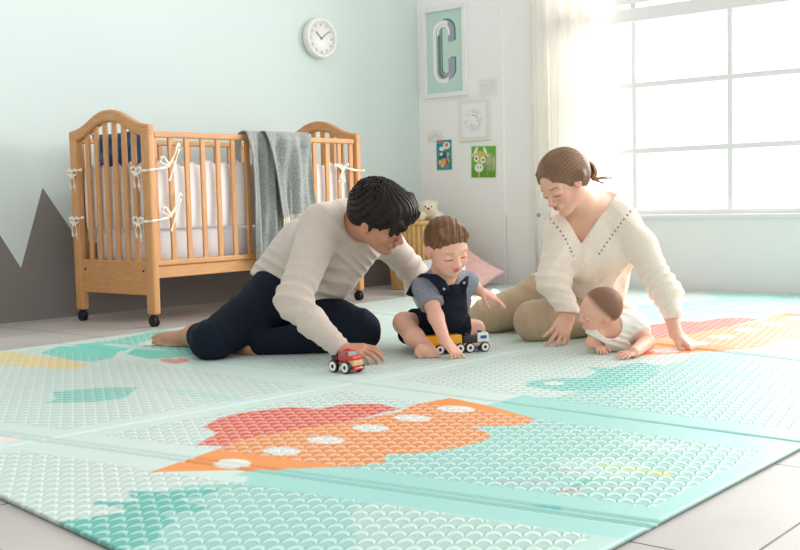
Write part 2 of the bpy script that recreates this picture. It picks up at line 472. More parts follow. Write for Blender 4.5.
def foot(v, ankle, f, up, s=1., side=1, toecurl=0.):
    """ankle joint, f towards the toes, up top of the foot"""
    R = rotm(f, up); f, l, u = R[:, 0], R[:, 1]*side, R[:, 2]; a = np.asarray(ankle, float)
    P_ = lambda x, y, z: a+(f*x+l*y+u*z)*s
    v.add(rc(P_(-.035, 0, -.045), P_(-.005, 0, -.02), .030*s, .034*s), .02*s)
    v.add(rc(P_(0, 0, -.01), P_(.12, .012, -.052), .036*s, .020*s), .02*s)
    v.add(rc(P_(-.02, -.008, -.052), P_(.125, -.026, -.060), .024*s, .016*s), .02*s)
    v.add(rc(P_(.02, .012, -.045), P_(.135, .024, -.058), .022*s, .020*s), .02*s)
    offs = [.030, .010, -.006, -.020, -.033]; ln = [.048, .044, .040, .034, .028]; rr = [.0135, .0098, .0093, .0088, .0084]; bs = [.142, .145, .138, .130, .120]
    for i in range(5):
        b = P_(bs[i], offs[i], -.060); c = b+(f*ln[i]*.6-u*.002+u*toecurl*.3)*s; d = c+(f*ln[i]*.45-u*(.010-.02*toecurl))*s
        v.add(rc(b, c, rr[i]*1.05*s, rr[i]*.95*s), .004*s); v.add(rc(c, d, rr[i]*.95*s, rr[i]*.85*s), .003*s)

# ================================================================== THE ROOM
XW = 5.71                                                     # window wall face
WA = np.array([2.839, 4.80]); WB = np.array([XW+.02, 4.50])   # mint wall runs from A to B
wt = (WB-WA)/np.linalg.norm(WB-WA); wn = np.array([wt[1], -wt[0]])   # along / into the room
W_ANG = math.atan2(wt[1], wt[0])
def onWall(x, y):
    r = ray(x, y); t = ((WA-CPOS[:2]) @ wn)/(r[:2] @ wn); q = CPOS+r*t
    return (q[:2]-WA) @ wt, q[2], q

# floor: large pale tiles with dark joints
def floor_material():
    m = bpy.data.materials.new('pale_floor_tiles'); m.use_nodes = True; nt = m.node_tree; N = nt.nodes; L = nt.links; b = N['Principled BSDF']
    g = N.new('ShaderNodeNewGeometry'); sx = N.new('ShaderNodeSeparateXYZ'); L.new(g.outputs['Position'], sx.inputs[0])
    def m_(op, a, b_=None, c=None):
        n = N.new('ShaderNodeMath'); n.operation = op
        for i, q in enumerate((a, b_, c)):
            if q is None: continue
            if isinstance(q, (int, float)): n.inputs[i].default_value = q
            else: L.new(q, n.inputs[i])
        return n.outputs[0]
    def joint(axis, period, off, w):
        t = m_('PINGPONG', m_('SUBTRACT', sx.outputs[axis], off), period/2)
        return m_('LESS_THAN', t, w/2)
    j = m_('MAXIMUM', joint(0, .61, 1.54, .005), joint(1, .61, .633, .005))
    n = N.new('ShaderNodeTexNoise'); n.inputs['Scale'].default_value = 3.; n.inputs['Detail'].default_value = 6; L.new(g.outputs['Position'], n.inputs['Vector'])
    r = N.new('ShaderNodeValToRGB'); r.color_ramp.elements[0].position = .3; r.color_ramp.elements[1].position = .7
    r.color_ramp.elements[0].color = (*lin((179, 173, 167)), 1); r.color_ramp.elements[1].color = (*lin((194, 189, 184)), 1)
    L.new(n.outputs['Fac'], r.inputs[0])
    mx = N.new('ShaderNodeMix'); mx.data_type = 'RGBA'; L.new(j, mx.inputs[0]); L.new(r.outputs[0], mx.inputs[6]); mx.inputs[7].default_value = (*lin((60, 55, 52)), 1)
    L.new(mx.outputs[2], b.inputs['Base Color']); b.inputs['Roughness'].default_value = .5
    bp = N.new('ShaderNodeBump'); bp.inputs['Strength'].default_value = .6; bp.inputs['Distance'].default_value = .002; bp.invert = True
    L.new(j, bp.inputs['Height']); L.new(bp.outputs['Normal'], b.inputs['Normal'])
    return m
M['floor'] = floor_material()
f = MB(); f.box((2.9, 1.9, -.05), (7.6, 7.4, .1)); tag(f.build('floor', 'floor'), kind='structure')

# mint wall with painted mountains
pk = [(0, 235), (21, 268), (42.5, 187.5), (76, 237)]
sil = [(-2.4, .25), (-1.2, .62), (-.45, .22)]+[onWall(*p)[:2] for p in pk]
sil += [(.62, .33), (.80, .40), (1.0, .30), (1.25, .43), (1.55, .30), (1.85, .40), (2.15, .30), (2.45, .36), (2.92, .28)]
bm = bmesh.new(); HT = 2.75; s0, s1 = -2.4, np.linalg.norm(WB-WA)
def wpt(s, z, d=0.): q = WA+wt*s+wn*d; return (q[0], q[1], z)
low = [bm.verts.new(wpt(s, z)) for s, z in sil]
bot = [bm.verts.new(wpt(s, 0)) for s, z in sil]; top = [bm.verts.new(wpt(s, HT)) for s, z in sil]
for i in range(len(sil)-1):
    a = bm.faces.new((bot[i], bot[i+1], low[i+1], low[i])); a.material_index = 1
    bm.faces.new((low[i], low[i+1], top[i+1], top[i]))
bk = [bm.verts.new(wpt(s, z, -.12)) for s, z in ((s0, 0), (s1+.15, 0), (s1+.15, HT), (s0, HT))]
bm.faces.new(bk[::-1]); bm.faces.new((top[0], top[-1], bk[2], bk[3]))
me = bpy.data.meshes.new('wall_left'); bmesh.ops.recalc_face_normals(bm, faces=bm.faces); bm.to_mesh(me); bm.free()
tag(link('wall_left', me, ['mint', 'grey_paint']), kind='structure')

# window wall: the pier carrying the pictures, and the wall with the opening
YP = 3.847
b = MB(); b.box((XW+.10, (YP+4.62)/2, HT/2), (.20, 4.62-YP, HT), bevel=.004); tag(b.build('wall_right', 'white_wall'), kind='structure')
Y0, Y1 = -2.6, 3.45; ZS, ZT = .412, 2.35; XR = XW+.018; TH = .22
b = MB()
b.box((XR+TH/2, (YP-4.2)/2, ZS/2-.006), (TH, YP+4.2, ZS-.012))
b.box((XR+TH/2, (YP-4.2)/2, (ZT+HT)/2), (TH, YP+4.2, HT-ZT))
b.box((XR+TH/2, (YP+Y1)/2, (ZS+ZT)/2), (TH, YP-Y1, ZT-ZS)); b.box((XR+TH/2, (Y0-4.2)/2, (ZS+ZT)/2), (TH, Y0+4.2, ZT-ZS))
tag(b.build('wall_window_side', 'white_wall'), kind='structure')
t = MB(); t.box((XR-.004, YP-.11, .215), (.012, .205, .43), bevel=.003); tag(t.build('trim_1', 'white_wall'), kind='structure')
t = MB(); t.box((XR+.085, (Y0+Y1)/2, ZS-.002), (.215, Y1-Y0+.06, .026), bevel=.006); tag(t.build('trim_2', 'white_gloss'), kind='structure')
win = MB(); XF = XR+.06; KW = XF/XW
def bar_(y0, y1, z0, z1, d=.05):
    y0, y1 = y0*KW, y1*KW; z0, z1 = CH+(z0-CH)*KW, CH+(z1-CH)*KW; win.box((XF, (y0+y1)/2, (z0+z1)/2), (d, y1-y0, z1-z0), bevel=.004)
bar_(Y0, Y1, ZS+.008, ZS+.04, .07); bar_(Y0, Y1, ZT-.08, ZT-.02, .07); bar_(Y0+.03, Y0+.08, ZS, ZT-.02, .07); bar_(Y1-.10, Y1-.05, ZS, ZT-.02, .07)
bar_(Y0, Y1, 1.50, 1.575, .07); bar_(Y0, Y1, 1.60, 1.635, .085)
for y in (2.95, 2.39, 1.83, 1.27, .71, .15, -.41, -.97, -1.53, -2.09): bar_(y-.015, y+.015, ZS+.03, ZT-.03, .04)
for z in (.783, 1.149, 1.96): bar_(Y0, Y1, z-.015, z+.015, .035)
wo = win.build('window_1', 'white_gloss'); tag(wo, kind='structure')
g = MB(); g.box((XF+.004, (Y0+Y1)/2, (ZS+ZT)/2), (.004, Y1-Y0-.06, ZT-ZS-.06)); tag(g.build('window_pane', 'glass', wo), kind='structure')

# curtain
def curtain(nm, y0, y1, z0, z1, folds, x0, amp):
    def fn(u, v):
        w = u*folds*2*PI
        x = x0+amp*np.sin(w+.6*np.sin(v*2+u*5))*(.55+.45*v)+.006*np.sin(3*w+v*4)
        y = y0+(y1-y0)*(u+.012*np.sin(w*2+1))+.01*np.sin(v*3+u*9)
        return x, y, z1+(z0-z1)*v
    return solid(grid_mesh(nm, 220, 60, fn, None, 'curtain'), .003)
m = bpy.data.materials.new('cream_sheer_linen'); m.use_nodes = True; nt = m.node_tree; N = nt.nodes; b = N['Principled BSDF']
b.inputs['Base Color'].default_value = (*lin((252, 250, 246)), 1); b.inputs['Roughness'].default_value = .9
tr = N.new('ShaderNodeBsdfTranslucent'); tr.inputs['Color'].default_value = (*lin((250, 247, 242)), 1); mx = N.new('ShaderNodeMixShader'); mx.inputs[0].default_value = .5
nt.links.new(b.outputs[0], mx.inputs[1]); nt.links.new(tr.outputs[0], mx.inputs[2]); nt.links.new(mx.outputs[0], N['Material Output'].inputs[0]); M['curtain'] = m
cu = empty('curtain', (XW-.06, 3.4, .02)); tag(cu, 'sheer cream floor-length curtain hanging at the edge of the big window', 'curtain')
o = curtain('curtain_fabric', 3.60, 3.17, .03, 2.45, 5, XW-.075, .028); o.parent = cu; o.matrix_parent_inverse = Matrix.Translation((-(XW-.06), -3.4, -.02))
rod = MB(); rod.cyl((XW-.075, 3.72, 2.47), (XW-.075, -2.6, 2.47), .012); rod.sph((XW-.075, 3.73, 2.47), .022)
for y in (3.66, 1.6, -.5, -2.5): rod.box((XW-.03, y, 2.47), (.09, .015, .02))
tag(rod.build('curtain_rod', 'steel'), 'steel curtain rod above the big window', 'curtain rod')
kq = onX(541, 215, XW-.10)
k = MB(); k.cyl((XR-.001, kq[1]+.01, kq[2]), (XW-.105, kq[1]+.01, kq[2]), .004); k.sph((XW-.11, kq[1]+.01, kq[2]), .012)
k.cyl((XR+.001, kq[1]+.01, kq[2]), (XR-.008, kq[1]+.01, kq[2]), .014)
tag(k.build('curtain_holdback', 'steel'), 'small metal holdback knob at the curtain edge beside the woman', 'holdback')

# ------------------------------------------------------------------ clock on the mint wall
s_, z_, q = onWall(317, 39)
AX = Matrix.Rotation(W_ANG, 4, 'Z') @ Matrix.Rotation(PI/2, 4, 'X')        # local z -> out of the wall
M['numeral'] = mat('clock_numeral', (176, 178, 176), .5); ck = empty('wall_clock', wpt(s_, z_, .001)); ck.rotation_euler = (0, 0, W_ANG)
tag(ck, 'round white wall clock on the mint wall above the cot', 'clock')
RX = Matrix.Rotation(PI/2, 4, 'X')
R_ = .118
b = MB(); b.lathe([(0, 0), (R_*.93, 0), (R_, .010), (R_, .040), (R_*.97, .050), (R_*.88, .053), (R_*.83, .046), (R_*.82, .036), (0, .036)], n=64, axis=RX); b.build('casing', 'white_plastic', ck)
b = MB(); b.lathe([(0, .0362), (R_*.815, .0362), (R_*.815, .038), (0, .038)], n=48, axis=RX); fc = b.build('clock_face', mat('clock_dial', (246, 246, 242), .4), ck)
for h in range(12):
    b = MB(); a = h*PI/6; b.box((math.sin(a)*R_*.68, -.0385, math.cos(a)*R_*.68), (.009, .001, .012 if h % 3 else .016), rot=Matrix.Rotation(0, 3, 'Y'), bevel=.0); b.build('numeral', 'numeral', fc)
def hand_(ang, ln, w):
    b = MB(); b.box((0, -.0405, ln/2-.01), (w, .0012, ln)); b2 = b.build('clock_hand', mat('clock_hand_grey', (120, 122, 122), .4), ck)
    b2.rotation_euler = (0, ang, 0)
hand_(math.radians(-50), .065, .007); hand_(math.radians(55), .088, .005)
b = MB(); b.lathe([(0, .040), (.007, .040), (.007, .043), (0, .043)], n=16, axis=RX); b.build('hub', 'steel', ck)

# ------------------------------------------------------------------ pictures on the pier
def place(px_, py_, px2, py2):
    a, c = onX(px_, py_, XW), onX(px2, py2, XW); return a, c
def panel(nm, cy, cz, w, h, th=.002, m='cream', rz=0., parent=None, x=XW, bevel=0.):
    b = MB(); b.box((0, 0, 0), (th, w, h), bevel=bevel); o = b.build(nm, m, parent); o.location = (x-th/2-.001, cy, cz); o.rotation_euler = (rz, 0, 0); return o
def sheet_print(nm, cy, cz, w, h, painter_, parent=None, rz=0., x=XW-.001, n=180, off=.0, mats='attr', offp=None):
    """flat print: painter_(a, b) gives its colour at a (0 left .. 1 right) and b (0 bottom .. 1 top)"""
    a, b = np.meshgrid(np.linspace(0, 1, n), np.linspace(0, 1, n), indexing='ij')
    V = np.stack([0*a, w*(.5-a), h*(b-.5)], -1).reshape(-1, 3)
    i = np.arange(n*n).reshape(n, n); Q = np.stack([i[:-1, :-1], i[1:, :-1], i[1:, 1:], i[:-1, 1:]], -1).reshape(-1, 4)
    me = np_mesh(nm, V, Q, painter_(a, b).reshape(-1, 3)); o = link(nm, me, mats, parent); o.location = (x, cy, cz); o.rotation_euler = (rz, 0, 0)
    return solid(o, .001, 0)
def layers(base, items):
    def f(a, b):
        C = np.zeros(a.shape+(3,)); C[:] = lin(base)
        for msk, rgb in items: C[msk(a, b)] = lin(rgb)
        return C
    return f
def elm(ca, cb, ra, rb, t=0.): 
    c, s = math.cos(t), math.sin(t)
    return lambda a, b: (((a-ca)*c+(b-cb)*s)/ra)**2+((-(a-ca)*s+(b-cb)*c)/rb)**2 < 1
def rect(a0, a1, b0, b1): return lambda a, b: (a > a0) & (a < a1) & (b > b0) & (b < b1)
# letter C print in a white frame
fa, fb = onX(424, 11, XW), onX(468, 93, XW); cy, cz, w, h = (fa[1]+fb[1])/2, (1.748+1.197)/2, fa[1]-fb[1]+.012, .575
fr = empty('framed_letter_print', (XW, cy, cz)); tag(fr, 'white framed mint print of a big striped letter C on the pier', 'picture')
b = MB(); t_ = .030
for (y, z, sy, sz) in ((0, h/2-t_/2, w, t_), (0, -h/2+t_/2, w, t_), (w/2-t_/2, 0, t_, h-2*t_), (-w/2+t_/2, 0, t_, h-2*t_)): b.box((-.013, y, z), (.026, sy, sz), bevel=.003)
b.build('picture_frame', 'white_gloss', fr)
def cletter(a, b):
    C = np.zeros(a.shape+(3,)); C[:] = lin((196, 221, 210)); W, Hh = w-2*t_, h-2*t_
    x, y = (a-.5)*W, (b-.5)*Hh                         # metres, right / up
    def band(ox, oy, r0, r1):
        """C-shaped stroke: stadium ring with an opening on the right"""
        X, Y = x-ox, y-oy; s = .118
        d = np.sqrt(X**2+np.maximum(np.abs(Y)-s, 0)**2)
        ring = (d > r0) & (d < r1); gap = (X > 0) & (Y < .052) & (Y > -.050)
        return ring & ~gap
    X0 = -.010
    C[band(X0+.022, .012, .030, .075)] = lin((84, 128, 112))
    C[band(X0+.010, .006, .026, .075)] = lin((160, 166, 178))
    C[band(X0, 0., .050, .054) & (x < X0+.05)] = lin((226, 206, 140))
    C[band(X0-.004, 0., .054, .078) & (x < X0+.035)] = lin((240, 241, 246))
    C[band(X0, .004, .034, .050) & (y > .10)] = lin((240, 241, 246))
    C[band(X0, .004, .048, .052) & (y > .10)] = lin((226, 206, 140))
    C[band(X0+.008, 0, .030, .050) & (x < X0) & (y < .11)] = lin((96, 138, 124))
    return C
sheet_print('print', 0, 0, w-2*t_+.004, h-2*t_+.004, cletter, fr, x=-.008, n=260)
# small pale card
a_, c_ = onX(478, 79, XW), onX(498, 95, XW)
o = sheet_print('greeting_card', (a_[1]+c_[1])/2, (a_[2]+c_[2])/2, .145, .105, layers((238, 236, 230), [(rect(.05, .95, .05, .95), (234, 232, 226)), (elm(.3, .6, .12, .03), (214, 214, 214)), (elm(.62, .55, .16, .03), (220, 216, 212)), (elm(.5, .35, .2, .02), (222, 218, 216)), (elm(.7, .75, .04, .06), (222, 220, 222))]), rz=-.03)
tag(o, 'small pale card with faint drawing, right of the framed letter print', 'card')
# circular lettering print in cream frame
a_, c_ = onX(459.5, 100, XW), onX(491, 141, XW); cy, cz, w2, h2 = (a_[1]+c_[1])/2, (a_[2]+c_[2])/2, a_[1]-c_[1], .26
fr2 = empty('framed_circle_print', (XW, cy, cz)); tag(fr2, 'cream framed print with a ring of small grey letters', 'picture')
panel('picture_frame', 0, 0, w2, h2, .014, 'cream', 0., fr2, x=0., bevel=.003)
def ring_print(a, b):
    C = np.zeros(a.shape+(3,)); C[:] = lin((243, 243, 241)); x, y = (a-.5)*(w2-.05), (b-.5)*(h2-.05)
    r = np.sqrt(x*x+y*y)*1000; th = np.arctan2(y, x); rs = np.random.RandomState(5)
    for r0, r1, n, rgb in ((28, 37, 13, (110, 116, 140)), (46, 55, 24, (150, 154, 166)), (62, 69, 32, (176, 178, 186))):
        k = np.floor((th+PI)/(2*PI)*n*2).astype(int); pick = rs.rand(n*2+1) > .35
        C[(r > r0) & (r < r1) & (k % 2 == 0) & pick[k] & (np.abs(r-(r0+r1)/2+1.5*np.sin(th*n*3)) > .8)] = lin(rgb)
    return C
sheet_print('print', 0, 0, w2-.05, h2-.05, ring_print, fr2, x=-.0165, n=200)
# pale cut-out sticker (arched)
q1 = onX(435, 136, XW)
o = sheet_print('paper_sticker', q1[1], q1[2], .135, .085, layers((246, 245, 243), [(elm(.5, .2, .5, .75), (236, 232, 222)), (elm(.5, .15, .36, .52), (236, 224, 226)), (elm(.5, .1, .22, .34), (230, 232, 220)), (elm(.2, .3, .05, .08), (214, 204, 150)), (elm(.6, .6, .06, .07), (222, 196, 206)), (elm(.4, .45, .05, .06), (206, 212, 222)), (elm(.8, .2, .05, .07), (216, 190, 200))]), rz=.05, x=XW-.0004)
tag(o, 'pale arched rainbow sticker above the teal card', 'sticker')
# teal card
a_, c_ = onX(436, 139.5, XW), onX(453, 170.5, XW)
rs = np.random.RandomState(11); it = [(rect(.04, .96, .02, .98), (36, 148, 158)), (elm(.66, .8, .22, .12), (232, 228, 220)), (elm(.66, .82, .09, .06), (226, 96, 60)), (rect(.1, .5, .88, .94), (226, 110, 90)), (elm(.36, .70, .16, .07), (236, 232, 222))]
for _ in range(26): it.append((elm(.5+.36*(rs.rand()-.5)*1.6, .36+.3*(rs.rand()-.5)*1.5, .04+.08*rs.rand(), .03+.04*rs.rand()), [(238, 236, 228), (226, 106, 66), (236, 190, 70), (120, 60, 50), (70, 60, 70), (240, 160, 130)][rs.randint(6)]))
o = sheet_print('picture_card', (a_[1]+c_[1])/2, (a_[2]+c_[2])/2, a_[1]-c_[1], .198, layers((236, 236, 232), it), rz=0., x=XW-.0025)
tag(o, 'teal picture card with little orange and white shapes', 'card')
# green cow card
a_, c_ = onX(470.5, 146, XW), onX(497, 178, XW)
W_ = (240, 238, 228)
it = [(rect(.03, .97, .03, .97), (112, 176, 62)), (lambda a, b: (a > .03) & (a < .97) & (b > .03) & (b < .34), (98, 160, 52)),
      (elm(.74, .5, .20, .28), (150, 176, 110)), (elm(.72, .54, .14, .10, .5), (186, 184, 140)), (rect(.62, .68, .1, .4), (150, 150, 110)), (rect(.82, .87, .14, .4), (150, 150, 110)), (elm(.9, .45, .02, .22), (214, 220, 190)),
      (elm(.36, .68, .20, .15), (206, 196, 104)), (elm(.20, .84, .05, .13, -.5), W_), (elm(.56, .84, .05, .13, .5), W_), (elm(.10, .72, .09, .05, .4), (222, 210, 150)), (elm(.66, .70, .09, .05, -.4), (222, 210, 150)),
      (elm(.36, .58, .15, .2), (206, 196, 104)), (elm(.22, .60, .095, .105), W_), (elm(.48, .56, .095, .105), W_), (elm(.22, .60, .035, .04), (60, 60, 40)), (elm(.48, .56, .035, .04), (60, 60, 40)), (elm(.33, .32, .17, .13), W_), (elm(.28, .34, .02, .03), (120, 110, 90)), (elm(.39, .34, .02, .03), (120, 110, 90)), (rect(.30, .36, .05, .20), (206, 196, 104))]
o = sheet_print('picture_card', (a_[1]+c_[1])/2, (a_[2]+c_[2])/2, a_[1]-c_[1], .206, layers((226, 230, 216), it), rz=.03)
tag(o, 'green picture card with a cartoon cow head', 'card')

# ================================================================== THE PLAY MAT
MX0, MX1, MY0, MY1, MT = 1.045, 5.685, .812, 3.81, .009
def interp(pts):
    p = np.array(sorted((y, x) for x, y in pts)); return lambda Y: np.interp(Y, p[:, 0], p[:, 1])
def extrap(p, q):                                             # line through two points as X(Y)
    return lambda Y: p[0]+(q[0]-p[0])*(Y-p[1])/(q[1]-p[1])
folds = [extrap((1.64, .87), (1.455, 2.30)), extrap((2.375, .9), (2.45, 2.2)), extrap((3.53, 1.25), (3.66, 1.83)), extrap((4.75, 1.), (4.85, 2.5))]
YL = lambda X: np.interp(X, [1., 1.38, 2.86, 5.7], [2.36, 2.30, 2.15, 2.15])
def poly_px(*pts): return np.array([FZ(x, y, MT)[:2] for x, y in pts])
def inpoly(X, Y, p):
    r = np.zeros(X.shape, bool); j = len(p)-1
    for i in range(len(p)):
        xi, yi, xj, yj = p[i][0], p[i][1], p[j][0], p[j][1]
        if yi != yj: r ^= ((yi > Y) != (yj > Y)) & (X < (xj-xi)*(Y-yi)/(yj-yi)+xi)
        j = i
    return r
def ov(cx, cy, ra, rb): return lambda X, Y: ((X-cx)/ra)**2+((Y-cy)/rb)**2 < 1
PAL, TEAL, AQUA, ORG, RED_, OVL = (206, 226, 218), (94, 190, 178), (156, 212, 202), (238, 146, 68), (226, 88, 58), (230, 234, 226)
h_ = .0062
nx, ny = int((MX1-MX0)/h_)+1, int((MY1-MY0)/h_)+1
X, Y = np.meshgrid(np.linspace(MX0, MX1, nx), np.linspace(MY0, MY1, ny), indexing='ij')
X = X+(1-(X-MX0)/(MX1-MX0))*(-.012+(Y-1.467)*.155)
SS = 2; acc = np.zeros(X.shape+(3,))
rocket = [(1.395, 1.823), (1.617, 1.865), (1.707, 1.90), (1.946, 1.842), (2.166, 1.793), (2.258, 1.827), (2.393, 1.803), (2.356, 1.644), (2.282, 1.465), (2.235, 1.440), (2.195, 1.446), (2.150, 1.49), (2.122, 1.537), (2.084, 1.461), (2.045, 1.428), (2.0, 1.42), (1.927, 1.427), (1.853, 1.453), (1.803, 1.495), (1.785, 1.52), (1.73, 1.475), (1.669, 1.50), (1.604, 1.571), (1.511, 1.68)]
redp = [(1.758, 2.083), (1.85, 2.13), (1.932, 2.139), (2.062, 2.086), (2.082, 2.002), (2.173, 1.989), (2.223, 1.909), (2.201, 1.82), (1.946, 1.83), (1.657, 1.85), (1.615, 1.94), (1.731, 1.997)]
circs = [(1.544, 1.739, .033, .044), (1.682, 1.731, .034, .046), (1.817, 1.725, .035, .048), (1.973, 1.727, .036, .050), (2.123, 1.716, .037, .052), (2.275, 1.695, .040, .054)]
dX, dY = 1.05, -.03                                            # second print of the rocket further along the mat
teal1 = poly_px((50, 524), (75, 519), (105, 515), (128, 511), (118, 507), (92, 504), (96, 501), (120, 502), (140, 501), (128, 496), (130, 491), (165, 492), (200, 489), (222, 489), (206, 496), (180, 498), (188, 503), (212, 507), (194, 512), (160, 514), (175, 520), (160, 530), (158, 541), (125, 550), (110, 556))
teal2 = poly_px((43, 403), (57, 399), (52, 392), (95, 388), (138, 387), (125, 398), (95, 402))
teal3 = poly_px((524, 386), (530, 381), (560, 378), (590, 378), (600, 373), (586, 367), (610, 368), (640, 362), (660, 366), (655, 376), (640, 384), (600, 390), (560, 391))
yel = poly_px((-30, 352), (15, 352), (40, 356), (60, 358), (88, 364), (80, 369), (40, 368), (-30, 362))
tealA = poly_px((40, 353), (60, 346), (110, 348), (120, 350), (112, 358), (90, 362), (70, 360))
tealB = poly_px((70, 345), (110, 341), (160, 330), (175, 332), (140, 343), (125, 351), (95, 348))
tealC = poly_px((125, 354), (140, 346), (190, 342), (220, 350), (180, 357), (150, 359))
pinkf = poly_px((160, 359), (186, 358), (190, 361), (176, 364), (162, 362))
pinkc = poly_px((-10, 437), (24, 435), (14, 441), (-10, 446))
lines_ = [((600, 465), (650, 472), (210, 222, 110), .006), ((652, 472), (668, 475), (200, 218, 100), .012), ((498, 481), (548, 482), (190, 172, 190), .006), ((536, 467), (584, 471), (196, 180, 192), .006), ((560, 491), (580, 490), (206, 140, 140), .007), ((570, 488), (590, 480), (96, 186, 178), .005), ((533, 505), (557, 507), (90, 196, 186), .007), ((640, 488), (600, 486), (206, 196, 196), .005)]
def segd(X, Y, a, b):
    a = np.array(a); b = np.array(b); ab = b-a; t = np.clip(((X-a[0])*ab[0]+(Y-a[1])*ab[1])/(ab @ ab), 0, 1)
    return np.hypot(X-a[0]-t*ab[0], Y-a[1]-t*ab[1])
KZ = 1-MT/CH                                                    # survey points were read at floor level
def print_colour(X, Y):
    X0_, Y0_ = X, Y; X, Y = X/KZ, Y/KZ
    C = np.zeros(X.shape+(3,)); C[:] = lin(PAL)
    wv = .10*np.sin(X*3.1+1)+.07*np.sin(X*7+Y*2)
    f0 = folds[0](Y)
    aq = (X > f0-.10+.05*np.sin(Y*9)) & (Y < 1.66+.0*X) & (X < 2.53)                    # aqua panel beyond the rocket tip
    aq |= (X >= 2.53) & (X < folds[2](Y)-.02) & (Y < 1.62+.06*np.sin(X*9)) | ((X <= 1.55) & (X > 1.12) & (Y < 1.64-.9*(1.5-X)**1) & (Y < 1.62))
    C[aq] = lin(AQUA)
    m2 = (X >= folds[2](Y)) & (Y < 2.5+wv); C[m2] = lin((176, 228, 220))
    m3 = (X < f0+.02) & (Y < 1.63+.05*np.sin(X*20)); C[m3] = lin((156, 212, 203))
    m4 = (X < f0-.10) & (Y < 1.22+.08*np.sin(X*14)); C[m4] = lin((182, 218, 208))
    m5 = (X > 1.75) & (X < 2.2) & (Y < 1.32) & (Y > 1.0) & (np.sin(X*23+1)+np.sin(Y*19) > .5); C[m5] = lin((182, 224, 212))
    X, Y = X0_, Y0_
    for p, c in ((teal1, TEAL), (teal2, (128, 206, 194)), (teal3, (112, 204, 194)), (yel, (236, 214, 150)), (tealA, (120, 212, 196)), (tealB, (120, 212, 196)), (tealC, (112, 208, 192)), (pinkf, (222, 150, 136)), (pinkc, (236, 224, 218))): C[inpoly(X, Y, p)] = lin(c)
    for a, b in (((1.95, 2.2), (2.1, 2.62)), ((2.55, 3.35), (2.62, 3.55))):
        C[ov((a[0]+b[0])/2, (a[1]+b[1])/2, .03, .2)(X, Y)] = lin((186, 224, 218))
    for s_ in (0, 1):
        x, y = (X/KZ-dX)/1.60*s_+X/KZ*(1-s_), Y/KZ-dY*s_
        rd, og = (RED_, ORG) if not s_ else (RED_, ORG)
        C[inpoly(x, y, redp)] = lin(rd); C[inpoly(x, y, rocket)] = lin(og)
        for c in circs: C[ov(*c)(x, y)] = lin(OVL)
    C[ov(2.70, 1.66, .03, .03)(X, Y)] = lin(OVL)
    for a, b, c, w_ in lines_: C[segd(X, Y, FZ(*a, MT)[:2], FZ(*b, MT)[:2]) < w_] = lin(c)
    for i in range(5):                                          # further faint shapes of the print towards the far side
        C[ov(3.0+.42*i, 3.05+.25*math.sin(i*2), .10, .16)(X, Y)] = lin([(150, 214, 200), (236, 218, 170), (176, 224, 214)][i % 3])
    return C
for i in range(SS):
    for j in range(SS): acc += print_colour(X+((i+.5)/SS-.5)*h_, Y+((j+.5)/SS-.5)*h_)
acc /= SS*SS
Z = np.full(X.shape, MT)
emb = np.ones(X.shape)
for k, fo in enumerate(folds):
    d = X-KZ*fo(Y/KZ)
    if k in (0, 2):
        for o_ in (-.014, .014): Z -= .0058*np.exp(-((d-o_)/.0062)**2)
        Z += .0010*np.exp(-(d/.006)**2); w0, w1 = .105, .095
    else: Z -= .0058*np.exp(-(d/.0065)**2); w0, w1 = .125, .105
    emb *= np.where((d > -w0) & (d < w1), 0, 1)
dl = Y-KZ*YL(X/KZ); lm = (X > 0); Z -= .0035*np.exp(-(dl/.008)**2); emb *= np.where(np.abs(dl) < .065, 0, 1)
emb *= np.where((Y > MY1-.06) | (Y < MY0+.045), 0, 1)
V = np.stack([X, Y, Z], -1).reshape(-1, 3); i = np.arange(nx*ny).reshape(nx, ny)
Q = np.stack([i[:-1, :-1], i[1:, :-1], i[1:, 1:], i[:-1, 1:]], -1).reshape(-1, 4)
per = np.concatenate([i[:, 0], i[-1, 1:], i[-2::-1, -1], i[0, -2:0:-1]]); nb = len(V)
Vb = V[per].copy(); Vb[:, 2] = 0.; V = np.concatenate([V, Vb]); k_ = np.arange(len(per)); kn = (k_+1) % len(per)
Q = np.concatenate([Q, np.stack([per[k_], nb+k_, nb+kn, per[kn]], 1)])
acc2 = np.concatenate([acc.reshape(-1, 3), np.tile(lin((74, 58, 50)), (len(per), 1))])
me = np_mesh('play_mat', V, Q, acc2)
at_ = me.attributes.new('emboss', 'FLOAT', 'POINT'); at_.data.foreach_set('value', np.concatenate([emb.ravel(), np.zeros(len(per))]).astype(np.float32))
